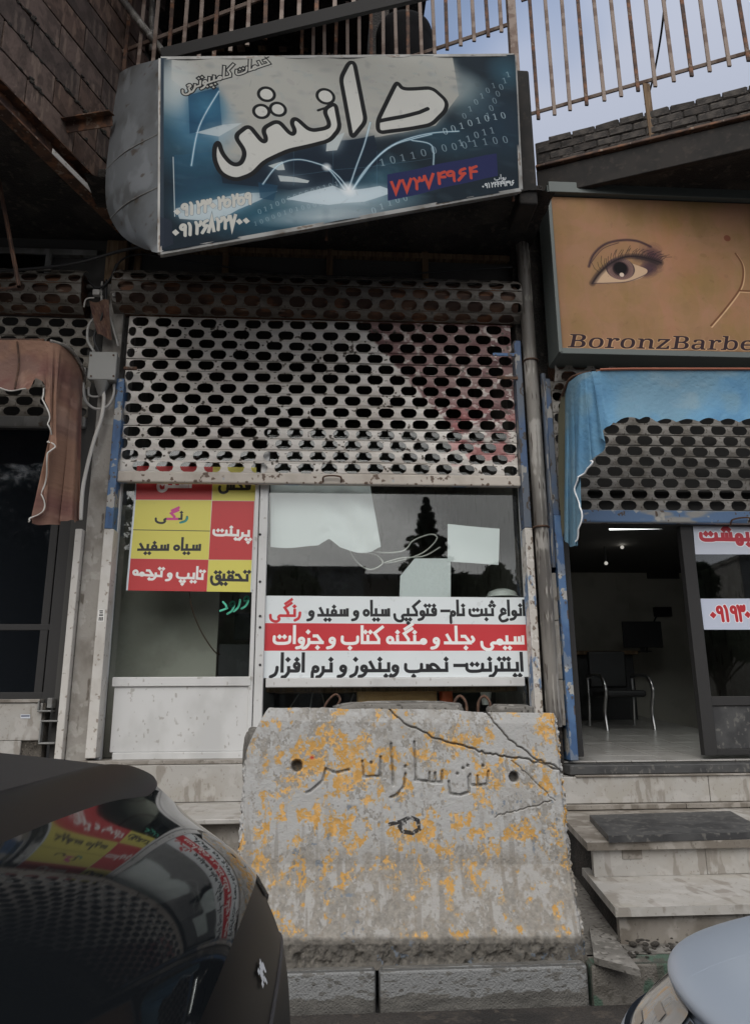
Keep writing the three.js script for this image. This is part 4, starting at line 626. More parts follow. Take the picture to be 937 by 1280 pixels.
// ------------------------------------------------------------------ the concrete barrier
{
  const X0 = -0.44, X1 = 1.30, W = X1 - X0, H = 1.19, B0 = 0.165, ZB = 2.50;
  const prof = [[0.012, 0], [0, 0.03], [-0.004, 0.105], [-0.03, 0.135], [-0.13, 0.36], [-0.155, 0.43], [-0.24, 1.12], [-0.265, H]];
  const seg = []; let tot = 0; for (let i = 1; i < prof.length; i++) { const l = Math.hypot(prof[i][0] - prof[i - 1][0], prof[i][1] - prof[i - 1][1]); seg.push(l); tot += l; }
  const along = (t) => { let s = t * tot, i = 0; while (i < seg.length - 1 && s > seg[i]) { s -= seg[i]; i++; } const k = s / seg[i]; return [lerp(prof[i][0], prof[i + 1][0], k), lerp(prof[i][1], prof[i + 1][1], k)]; };
  const tilt = -0.018;
  // the face is laid out on a canvas in metres: x from the left edge, y up the profile
  const CW = 1400, S = CW / W, CH = Math.round(tot * S);
  const pf = V3(0, B0 + 0.8, ZB - 0.2), nf = V3(0, 0.094, 0.995).normalize();
  const face = (u, v) => { const q = PL(u, v, pf, nf); const dx = q.x - X0, y = q.y - B0 - tilt * (q.x - 0.43); return [dx * S, CH - (y + 0.075) * S]; };
  const mk = () => { const c = document.createElement('canvas'); c.width = CW; c.height = CH; return c.getContext('2d'); };
  const carve = mk(), hole = mk(), spray = mk(), crack = mk(); for (const c of [carve, hole, spray, crack]) { c.fillStyle = '#000'; c.fillRect(0, 0, CW, CH); }
  const st = (ctx, pts, w) => line(ctx, pts.map(([u, v]) => face(u, v)), '#fff', w);
  for (const s of [
    [[611, 973], [609, 989], [598, 991], [597, 979]], [[597, 991], [588, 990], [588, 977]], [[586, 980], [587, 999], [575, 1003], [563, 1001], [561, 986]],
    [[553, 973], [552, 987], [545, 987], [544, 975]], [[545, 987], [537, 986], [537, 975]], [[537, 986], [528, 985], [519, 984]], [[518, 936], [520, 984]],
    [[507, 976], [505, 992], [496, 1003], [488, 1006]], [[489, 938], [492, 990]], [[476, 955], [475, 979], [455, 980], [453, 960]],
    [[436, 971], [420, 975], [407, 970]], [[407, 970], [403, 985], [388, 998], [383, 1000]]]) st(carve, s, 9);
  for (const [u, v] of [[604, 966], [579, 969], [585, 966], [572, 976], [507, 967], [464, 962]]) { const p = face(u, v); carve.fillStyle = '#fff'; carve.beginPath(); carve.arc(p[0], p[1], 6, 0, 7); carve.fill(); }
  for (const [u, v, r] of [[371, 966, 22], [643, 980, 20]]) { const p = face(u, v); hole.fillStyle = '#fff'; hole.beginPath(); hole.arc(p[0], p[1], r, 0, 7); hole.fill(); }
  const wob = rng(13), jag = (pts) => { const o = []; for (let i = 0; i < pts.length - 1; i++) for (let k = 0; k < 8; k++) { const t = k / 8; o.push([lerp(pts[i][0], pts[i + 1][0], t) + 2.4 * (wob() - 0.5), lerp(pts[i][1], pts[i + 1][1], t) + 3.4 * (wob() - 0.5)]); } o.push(pts[pts.length - 1]); return o; };
  st(crack, jag([[483, 889], [505, 912], [545, 931], [600, 948], [628, 953], [650, 956], [680, 964], [714, 976]]), 6.5); st(crack, jag([[604, 892], [618, 910], [640, 935], [672, 958], [714, 976]]), 6); st(crack, jag([[618, 1030], [650, 1022], [690, 1010]]), 2.2); st(crack, jag([[640, 958], [668, 985], [694, 1010]]), 2.2); st(crack, jag([[714, 976], [700, 940], [690, 905]]), 1.6);
  line(spray, [[487, 1040], [500, 1037], [512, 1031], [522, 1035], [524, 1046], [515, 1051], [503, 1049], [499, 1043], [506, 1038]].map(([u, v]) => face(u, v)), '#fff', 15);
  const px = [carve, hole, spray, crack].map((c) => c.getImageData(0, 0, CW, CH).data), get = (k, x, y) => { const i = Math.round(x * (CW - 1)), j = Math.round((1 - y) * (CH - 1)); return px[k][(Math.min(CH - 1, Math.max(0, j)) * CW + Math.min(CW - 1, Math.max(0, i))) * 4] / 255; };
  const soft = (k, x, y, e) => { const ex = e / W, ey = e / tot; return (get(k, x, y) * 2 + get(k, x + ex, y) + get(k, x - ex, y) + get(k, x, y + ey) + get(k, x, y - ey)) / 6; };
  // paint: grey-white coat over older yellow over bare concrete, each flaked off in patches
  const tw = 1400, thh = Math.round(tw * tot / W), cap = Math.min(2048, thh);
  const flake = (x, y) => { const X = x * W, Y = y * tot; return { a: fbm(X * 15 + 3, Y * 13 + 1, 6), b: fbm(X * 24 + 41, Y * 19 + 17, 6), c: fbm(X * 2.6 + 71, Y * 2.6 + 9, 4), d: fbm(X * 60 + 5, Y * 60 + 8, 3), e: fbm(X * 44 + 15, Y * 34 + 88, 4), g: fbm(X * 110 + 7, Y * 80 + 3, 3), X, Y }; };
  const zone = (x, y) => { // where the coat has gone: round the carved line, left column, right edge, and the splash zone at the foot
    const h = y; return 0.55 * Math.exp(-Math.pow((h - 0.78) / 0.13, 2)) * ss(0.05, 0.2, x) * ss(0.86, 0.7, x) + 0.85 * Math.exp(-Math.pow((x - 0.30) / 0.10, 2)) * ss(0.4, 0.55, h) * ss(0.97, 0.85, h) * 0.8 + 0.75 * Math.exp(-Math.pow((x - 0.95) / 0.045, 2)) * ss(0.5, 0.7, h) + 0.55 * Math.exp(-Math.pow((h - 0.5) / 0.07, 2)) + 0.35 * Math.exp(-Math.pow((h - 0.33) / 0.14, 2)); };
  const paintState = (x, y) => { const f = flake(x, y), z = zone(x, y); const off = ss(0.550, 0.620, f.a * 0.54 + f.e * 0.27 + f.g * 0.19 + 0.145 * z - 0.033) * ss(0.70, 0.5, f.d * 0.6 + f.g * 0.4); const bare = ss(0.545, 0.64, f.b * 0.5 + f.d * 0.2 + f.g * 0.3 + 0.10 * ss(0.56, 0.22, y) + 0.06 * ss(0.5, 0.65, f.c) - 0.035); return { f, z, off, bare }; };
  const tex = dataTex(tw, cap, (x, y) => {
    const { f, off, bare } = paintState(x, y);
    let r = lerp(156, 174, f.c), g = lerp(155, 174, f.c), b = lerp(153, 173, f.c);
    const drip = ss(0.56, 0.68, fbm(f.X * 34 + 3, f.Y * 2.4 + 6, 4)) * ss(0.75, 0.3, y) * 0.6; r = lerp(r, 120, drip); g = lerp(g, 115, drip); b = lerp(b, 108, drip); const stain = ss(0.5, 0.66, f.c * 0.6 + f.e * 0.4) * 0.5; r = lerp(r, 138, stain); g = lerp(g, 134, stain); b = lerp(b, 128, stain);
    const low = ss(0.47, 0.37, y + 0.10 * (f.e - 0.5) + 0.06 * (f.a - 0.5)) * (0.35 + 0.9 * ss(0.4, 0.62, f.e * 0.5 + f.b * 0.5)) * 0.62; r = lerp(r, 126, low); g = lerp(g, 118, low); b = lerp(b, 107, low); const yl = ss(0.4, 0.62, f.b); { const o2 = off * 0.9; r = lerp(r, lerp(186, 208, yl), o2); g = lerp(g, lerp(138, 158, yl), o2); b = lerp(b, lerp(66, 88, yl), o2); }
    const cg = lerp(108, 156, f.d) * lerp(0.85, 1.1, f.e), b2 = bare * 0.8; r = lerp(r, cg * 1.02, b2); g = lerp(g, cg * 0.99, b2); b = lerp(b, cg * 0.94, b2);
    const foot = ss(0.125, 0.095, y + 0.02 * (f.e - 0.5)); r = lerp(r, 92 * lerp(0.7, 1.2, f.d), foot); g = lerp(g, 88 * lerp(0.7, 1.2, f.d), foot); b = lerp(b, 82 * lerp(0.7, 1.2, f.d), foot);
    const sp = get(2, x, y) * ss(0.8, 0.55, f.d); r = lerp(r, 34, sp * 0.9); g = lerp(g, 33, sp * 0.9); b = lerp(b, 34, sp * 0.9);
    const blue = ss(0.685, 0.71, f.e) * ss(0.5, 0.6, f.c) * ss(0.75, 0.6, y) * 0.6; r = lerp(r, 92, blue); g = lerp(g, 106, blue); b = lerp(b, 124, blue);
    const dirt = Math.max(get(0, x, y) * ss(0.75, 0.35, f.d) * 0.65, get(1, x, y), get(3, x, y)); r = lerp(r, 84, dirt * 0.7); g = lerp(g, 80, dirt * 0.7); b = lerp(b, 75, dirt * 0.7);
    const red = Math.exp(-((x - 0.218) ** 2 + (y - 0.79) ** 2 * 0.7) / 0.00003) ; r = lerp(r, 170, red); g = lerp(g, 40, red); b = lerp(b, 36, red);
    return [r, g, b];
  });
  tex.wrapS = tex.wrapT = THREE.ClampToEdgeWrapping;
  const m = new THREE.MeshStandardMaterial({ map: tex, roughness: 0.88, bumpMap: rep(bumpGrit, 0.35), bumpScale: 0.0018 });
  const t = thing('concrete_barrier', 'cracked concrete barrier with flaking grey and yellow paint at the kerb', 'barrier');
  const topOf = (x) => { const d = x * W; return H - 0.30 * Math.pow(Math.max(0, 1 - d / 0.145), 1.2) - 0.012 * ss(1.1, 1.3, d) - 0.02 * Math.max(0, fbm(d * 9, 2.2, 3) - 0.55); };
  const front = (x, y) => {
    const [pz, py] = along(y), { off, bare, f } = paintState(x, y);
    let dsp = -0.0007 * off - 0.0013 * bare + 0.0022 * (f.d - 0.5) + 0.010 * (f.c - 0.5) - 0.014 * soft(0, x, y, 0.004) - 0.05 * soft(1, x, y, 0.006) - 0.014 * soft(3, x, y, 0.003);
    const foot = ss(0.12, 0.06, y); dsp -= foot * 0.03 * Math.max(0, f.b - 0.42) * 2;
    const ex = Math.min(x, 1 - x) * W, ed = ss(0.05, 0, ex); dsp -= ed * (0.012 + 0.03 * Math.max(0, f.e - 0.4) + 0.02 * f.d); const inx = ed * (0.01 + 0.03 * Math.max(0, f.e - 0.45) + 0.012 * f.d) * (x < 0.5 ? 1 : -1);
    const tp = topOf(x), yy = Math.min(py, tp); if (py > tp) dsp -= (py - tp) * 0.35;
    return V3(X0 + x * W + inx, B0 + yy + dsp * 0.1 + tilt * (X0 + x * W - 0.43), ZB + pz + dsp);
  };
  const NX = 560, NY = 400, g = grid(NX, NY, (x, y) => front(x, y));
  part('front_face', g, m, t);
  const back = -0.70, shell = [];
  shell.push(grid(80, 8, (x, y) => { const a = front(x, 1), k = y; return V3(a.x, a.y - 0.0 + 0.02 * (fbm(x * 40, k * 6 + 4, 4) - 0.5) * Math.sin(Math.PI * Math.min(1, k * 3)), lerp(a.z, ZB - 0.45, k)); }, (x, y) => [x * W, y * 0.2]));
  shell.push(grid(20, 12, (x, y) => { const a = front(x, 1); return V3(a.x, lerp(a.y, B0, y), ZB - 0.45 - (back + 0.45) * -1 * y * y); }, (x, y) => [x * W, y]));
  for (const e of [0, 1]) { const gg = grid(12, 60, (k, y) => { const a = front(e, y), y0 = a.y, zb = lerp(ZB - 0.70, ZB - 0.45, Math.min(1, y * 1.4)); return V3(a.x + 0.01 * (fbm(k * 5 + e * 9, y * 20, 4) - 0.5) * Math.sin(Math.PI * k), y0, lerp(a.z, zb, k)); }, (k, y) => [k * 0.5, y * 1.2]); if (e === 0) { gg.setIndex([...gg.index.array].reverse()); gg.computeVertexNormals(); } shell.push(gg); }
  part('body', shell, mats.concrete, t);
  // broken end lump at upper left, and lifting loops of bent bar in the top
  const lump = (cx, cy, cz, sx, sy, sz, seed, mat = mats.concrete) => { const q = mergeVertices(new THREE.IcosahedronGeometry(1, 4).deleteAttribute('uv').deleteAttribute('normal')), p = q.attributes.position; for (let i = 0; i < p.count; i++) { const v = V3(p.getX(i), p.getY(i), p.getZ(i)); const f = 0.8 + 0.45 * fbm(v.x * 2 + seed, v.y * 2 + v.z * 1.7 + 11, 4); const sq = (a) => Math.sign(a) * Math.pow(Math.abs(a), 0.42); p.setXYZ(i, cx + sq(v.x) * f * sx, cy + sq(v.y) * f * sy, cz + sq(v.z) * f * sz); } q.computeVertexNormals(); return uvm(q); };
  const c0 = P(323, 925, 2.14); part('broken_corner', lump(c0.x + 0.035, c0.y - 0.05, 2.15, 0.10, 0.12, 0.10, 3), mats.concrete, t);
  for (const u of [577, 607]) { const q = P(u, 884, 2.10); part('lifting_loop', tube([V3(q.x - 0.045, q.y - 0.08, 2.1), V3(q.x - 0.04, q.y + 0.03, 2.1), V3(q.x - 0.01, q.y + 0.062, 2.1), V3(q.x + 0.02, q.y + 0.03, 2.11), V3(q.x + 0.02, q.y - 0.08, 2.12)], 0.008, 24), mats.rust, t); }
  const slabOn = (u0, u1, v0, v1, z, seed, label) => { const a = P(u0, v0, z), b = P(u1, v1, z); return solo('broken_slab', lump((a.x + b.x) / 2, (a.y + b.y) / 2 - 0.01, z - 0.02, (b.x - a.x) / 2, (a.y - b.y) / 2 + 0.008, 0.09, seed), mats.concrete, label, 'rubble slab'); };
  slabOn(418, 570, 877, 893, 2.12, 5, 'long broken concrete slab lying on top of the barrier'); slabOn(612, 664, 881, 896, 2.12, 9, 'short broken concrete piece at the right on top of the barrier');
  const wr = P(450, 882, 2.0); solo('bent_rod', tube([P(402, 892, 1.9), P(410, 876, 1.9), P(420, 868, 1.9), P(425, 874, 1.9), P(420, 884, 1.9)], 0.007, 30), mats.rust, 'thin rusty bent rod behind the top left of the barrier', 'rod');
}

// ------------------------------------------------------------------ signs and printed matter
{ // slanted computer-services signboard
  const BL = P(200, 315, 1.4), BR = P(651, 236, 1.0), d = BR.clone().sub(BL).setY(0).normalize(), n = V3(-d.z, 0, d.x); if (n.z < 0) n.negate();
  const Q = (x, y) => [200 + x / 2.037, 60 + y / 2.037];               // measured on an enlargement of the sign
  const pr = printed(1500, BL, n, [[201, 72], [643, 68], [651, 236], [200, 315]], (c, at, px, W, H) => {
    const A = (x, y) => at(...Q(x, y)), r = rng(7);
    c.fillStyle = '#15242f'; c.fillRect(0, 0, W, H);
    const blob = (x, y, rx, ry, col, a, rot = 0) => { const p = A(x, y), R = rx * px / 2.037; c.save(); c.translate(p[0], p[1]); c.rotate(rot); c.scale(1, ry / rx); const g = c.createRadialGradient(0, 0, 0, 0, 0, R); g.addColorStop(0, `rgba(${col},${a})`); g.addColorStop(0.55, `rgba(${col},${a * 0.6})`); g.addColorStop(1, `rgba(${col},0)`); c.fillStyle = g; c.fillRect(-R, -R, 2 * R, 2 * R); c.restore(); };
    blob(90, 200, 200, 190, '56,106,130', 0.9); blob(60, 120, 130, 120, '160,174,178', 0.9); blob(250, 420, 260, 100, '52,104,126', 0.8); blob(480, 390, 240, 60, '178,200,208', 0.9, -0.17); blob(420, 430, 200, 34, '205,214,218', 0.8, -0.17); blob(560, 330, 160, 90, '66,118,140', 0.6); blob(720, 230, 150, 80, '58,100,120', 0.5); blob(790, 130, 90, 100, '128,152,158', 0.7, 0.4); blob(740, 90, 110, 80, '168,176,176', 0.8); blob(860, 200, 120, 160, '32,56,74', 0.8); blob(880, 60, 70, 80, '60,110,130', 0.6);
    // pale paper tone over the upper part
    const polyS = (pts, col, k = 13) => { c.shadowColor = col; c.shadowBlur = px * k; poly(c, pts, col); c.shadowBlur = 0; c.shadowColor = 'rgba(0,0,0,0)'; };
    polyS([A(30, 20), A(745, 20), A(760, 120), A(700, 200), A(560, 226), A(440, 238), A(335, 268), A(150, 300), A(150, 90), A(70, 110), A(30, 80)], '#b4b1aa');
    blob(110, 190, 100, 120, '84,140,176', 0.75); blob(40, 90, 70, 110, '206,210,208', 0.8);
    polyS([A(72, 118), A(150, 100), A(158, 200), A(76, 218)], 'rgba(26,72,104,.85)'); blob(120, 150, 60, 60, '70,130,160', 0.7);
    polyS([A(36, 275), A(150, 262), A(240, 330), A(300, 365), A(150, 445), A(38, 430)], 'rgba(44,96,130,.35)');
    polyS([A(40, 410), A(215, 368), A(300, 364), A(200, 410), A(150, 440), A(50, 436)], 'rgba(222,230,232,.75)'); polyS([A(90, 215), A(160, 196), A(210, 190), A(150, 226)], 'rgba(206,214,216,.8)');
    for (let i = 0; i < 520; i++) { const x = 40 + 860 * r(), y = 40 + 440 * r(), d = r(); blob(x, y, 8 + 46 * r() * r(), 5 + 18 * r() * r(), d < 0.4 ? '22,44,58' : d < 0.75 ? '96,140,158' : '176,190,194', 0.03 + 0.08 * r(), -0.3 + 0.5 * r()); }
    // dark continents and bands
    polyS([A(150, 300), A(260, 290), A(350, 262), A(450, 240), A(545, 222), A(560, 290), A(470, 345), A(400, 352), A(330, 362), A(240, 350), A(160, 345)], 'rgba(16,34,50,.86)');
    polyS([A(250, 340), A(300, 350), A(290, 388), A(255, 380)], 'rgba(30,70,96,.7)'); polyS([A(300, 325), A(345, 330), A(380, 338), A(376, 344), A(306, 340)], '#c3c9ca'); polyS([A(275, 300), A(312, 290), A(318, 312), A(300, 312)], '#c3c9ca'); polyS([A(425, 238), A(470, 215), A(450, 262), A(422, 265)], '#c3c9ca');
    polyS([A(320, 385), A(380, 365), A(440, 352), A(470, 365), A(560, 350), A(600, 365), A(520, 390), A(430, 400)], 'rgba(226,238,244,.75)');
    // light trails
    const arcs = [[[480, 360], [500, 300], [520, 245], [535, 190]], [[480, 360], [455, 330], [430, 308]], [[262, 345], [300, 300], [350, 285], [400, 295], [430, 312], [470, 362]], [[490, 360], [560, 270], [640, 228], [760, 212]], [[490, 360], [530, 300], [600, 245], [690, 222]], [[640, 235], [690, 250], [695, 300]], [[80, 300], [100, 200], [150, 110]]];
    for (const a of arcs) { const p = smoothPts(a).map((q) => A(...q)); line(c, p, 'rgba(150,200,226,.35)', px * 3.4); line(c, p, 'rgba(226,240,248,.85)', px * 1.1); }
    for (const [x, y, q] of [[424, 305, 16], [480, 360, 26]]) blob(x, y, q, q, '255,255,255', 1);
    for (const x of [340, 440, 552]) line(c, [A(x, 262), A(x, 350)], 'rgba(120,160,180,.35)', px * 0.6); line(c, [A(300, 330), A(690, 282)], 'rgba(120,160,180,.4)', px * 0.6);
    const bin = (x0, y0, x1, y1, n, s, al) => { for (let k = 0; k < n; k++) { const p = A(lerp(x0, x1, k / n), lerp(y0, y1, k / n) - 6 * Math.sin(k / n * 3)); c.save(); c.translate(p[0], p[1]); c.rotate(-0.22); c.font = `${(s * px).toFixed(0)}px serif`; c.fillStyle = `rgba(196,214,222,${al})`; c.fillText(r() < 0.5 ? '0' : '1', 0, 0); c.restore(); } };
    bin(560, 300, 900, 238, 13, 15, 0.55); bin(720, 222, 890, 176, 8, 14, 0.75); bin(540, 420, 640, 385, 5, 12, 0.5); bin(760, 250, 860, 215, 5, 14, 0.6); bin(770, 180, 860, 90, 6, 12, 0.5); bin(830, 180, 890, 60, 7, 13, 0.5); bin(250, 420, 460, 350, 14, 9, 0.5); bin(240, 450, 420, 400, 12, 8, 0.45);
    // the large outlined name
    const letter = (pts) => { const p = pts.map((q) => A(...q)), mid = (a, b, k) => [lerp(a[0], b[0], k), lerp(a[1], b[1], k)]; c.lineJoin = 'round'; c.beginPath(); p.forEach((q, i) => { const a = p[(i + p.length - 1) % p.length], b = p[(i + 1) % p.length], la = Math.hypot(a[0] - q[0], a[1] - q[1]), lb = Math.hypot(b[0] - q[0], b[1] - q[1]), rr = px * 9, m0 = mid(q, a, Math.min(0.5, rr / la)), m1 = mid(q, b, Math.min(0.5, rr / lb)); i ? c.lineTo(...m0) : c.moveTo(...m0); c.quadraticCurveTo(q[0], q[1], m1[0], m1[1]); }); c.closePath(); c.fillStyle = '#d4d1cb'; c.fill(); c.strokeStyle = '#15171a'; c.lineWidth = px * 5.8; c.stroke(); };
    letter([[553, 187], [600, 90], [607, 90], [616, 104], [650, 105], [692, 103], [730, 136], [727, 160], [690, 198], [555, 217]]); line(c, [[556, 187], [612, 176], [660, 165], [680, 157]].map((q) => A(...q)), '#15171a', px * 5.8);
    letter([[460, 76], [481, 34], [495, 34], [524, 186], [488, 230]]);
    letter([[150, 238], [157, 268], [183, 298], [207, 295], [218, 264], [190, 224], [226, 195], [262, 241], [272, 234], [260, 206], [300, 186], [334, 224], [345, 214], [333, 190], [345, 178], [382, 212], [424, 206], [432, 196], [416, 158], [446, 140], [458, 205], [432, 238], [330, 262], [264, 290], [236, 320], [192, 337], [155, 322], [138, 285], [139, 250]]);
    for (const [x, y, q] of [[271, 119, 21], [258, 162, 20], [300, 158, 20], [421, 124, 23]]) { const p = A(x, y); c.beginPath(); c.ellipse(p[0], p[1], q * px / 2.037, q * px / 2.037, 0, 0, 7); c.fillStyle = '#d4d1cb'; c.fill(); c.strokeStyle = '#15171a'; c.lineWidth = px * 4; c.stroke(); } line(c, [A(432, 150), A(402, 160)], '#15171a', px * 3.4);
    persian(c, 'خدمات کامپیوتری', A(278, 40), A(56, 108), px * 7.5, '#bdb9b2', { outline: '#1a1c1f', ow: px * 1.5, w: 0.34, dot: 0.5 });
    poly(c, [A(578, 322), A(856, 268), A(860, 325), A(580, 388)], '#232a58'); persianDigits(c, '۷۷۳۷۴۹۶۴', A(586, 370), A(806, 328), px * 8.2, '#c94a3c', { w: 0.5 });
    persianDigits(c, '۰۹۱۲۳۰۲۵۲۵۹', A(34, 432), A(232, 394), px * 8.0, '#d4d0c8', { w: 0.5, outline: 'rgba(40,60,76,.5)', ow: px * 0.5 }); persianDigits(c, '۰۹۱۲۶۸۲۲۷۰۰', A(30, 484), A(228, 448), px * 8.0, '#d4d0c8', { w: 0.5, outline: 'rgba(40,60,76,.5)', ow: px * 0.5 });
    persianDigits(c, '۰۹۱۲۴۴۴۹۳۹۶', A(818, 358), A(902, 346), px * 3.6, '#d8dadb', { w: 0.42 }); persian(c, 'روابط', A(882, 330), A(850, 336), px * 3, '#d8dadb', { w: 0.4 });
    poly(c, [A(0, 20), A(10, 20), A(10, 500), A(0, 512)], '#33404c'); poly(c, [A(0, 430), A(30, 440), A(34, 500), A(0, 512)], 'rgba(40,48,62,.8)'); line(c, [A(34, 280), A(38, 430)], 'rgba(220,226,228,.8)', px * 1.2);
    grime(c, W, H, 4, 1.5, '40,44,48'); c.globalCompositeOperation = 'multiply'; c.fillStyle = '#dcdfe0'; c.fillRect(0, 0, W, H); c.globalCompositeOperation = 'source-over';
  });
  const t = thing('signboard', 'slanting blue and white computer shop signboard with huge outlined Persian lettering', 'sign');
  part('banner_face', sheet(pr, 60, 30, (s, q) => 0.006 * Math.sin(s * 17 + q * 3) * (1 - q * 0.5) + 0.004 * Math.sin(s * 43 + 2 * q) + 0.010 * Math.sin(q * 3.1) - 0.006), new THREE.MeshPhysicalMaterial({ map: pr.tex, roughness: 0.8, specularIntensity: 0.4, side: THREE.DoubleSide }), t);
  const TL = P(201, 72, 1.4), TR = P(643, 68, 1.0), tl = pr.to3(...pr.cs[0]), tr = pr.to3(...pr.cs[1]), br = pr.to3(...pr.cs[2]), bl = pr.to3(...pr.cs[3]), bk = n.clone().multiplyScalar(-0.03);
  part('frame', [[tl, tr], [tr, br], [br, bl], [bl, tl]].map(([a, b]) => bar(a.clone().addScaledVector(n, -0.025), b.clone().addScaledVector(n, -0.025), 0.035, 0.04)), mats.greyMetal, t);
  // curved sheet-metal flank on the left, running back from the face
  const o = [[201, 72], [200, 150], [196, 230], [199, 300], [200, 315]], q = [[150, 91], [143, 130], [136, 180], [131, 240], [141, 280], [163, 304], [190, 313]];
  const fc = new THREE.CatmullRomCurve3([bl, bl.clone().lerp(tl, 0.3), bl.clone().lerp(tl, 0.65), tl].map((p) => p.clone().addScaledVector(n, -0.012))), bc = new THREE.CatmullRomCurve3([P(196, 313, 1.32), P(180, 311, 1.1), P(152, 294, 0.95), P(135, 264, 0.9), P(132, 230, 0.9), P(137, 175, 0.9), P(144, 125, 0.9), P(150, 91, 0.9)]);
  const fl = grid(10, 40, (s, k) => { const a = fc.getPoint(k), b = bc.getPoint(k), p = a.clone().lerp(b, s); p.x -= 0.05 * Math.sin(Math.PI * s); return p; }, (s, k, p) => [p.z, p.y]);
  const fm = M({ tex: T.greyMetal, metres: 1.4, roughness: 0.45, metalness: 0.2, side: THREE.DoubleSide, color: rgb(0.8, 0.86, 0.95) });
  const flank = part('side_panel', fl, fm, t);
  for (const [k0, k1] of [[0.62, 0.60], [0.36, 0.37]]) { const a = fc.getPoint(k0), b = bc.getPoint(k1 + 0.02), c = a.clone().lerp(b, 0.5); c.x -= 0.052; part('seam', tube([a, c, b], 0.006, 12, 6), mats.greyMetal, flank); }
  const bot = grid(20, 2, (s, k) => bl.clone().lerp(br, s).addScaledVector(n, -0.03 - 0.05 * k), (s, k) => [s * 3, k * 0.2]); part('bottom_panel', bot, M({ tex: T.greyMetal, metres: 1.4, roughness: 0.5, side: THREE.DoubleSide, color: rgb(0.6, 0.64, 0.7) }), t);
  const hs = []; for (const u of [408, 640]) { const a = P(u, u === 408 ? 280 : 232, 0.9); hs.push(bar(a, V3(a.x, a.y - 0.16, a.z), 0.02, 0.02)); } part('hanger', hs, mats.rust, t);
}
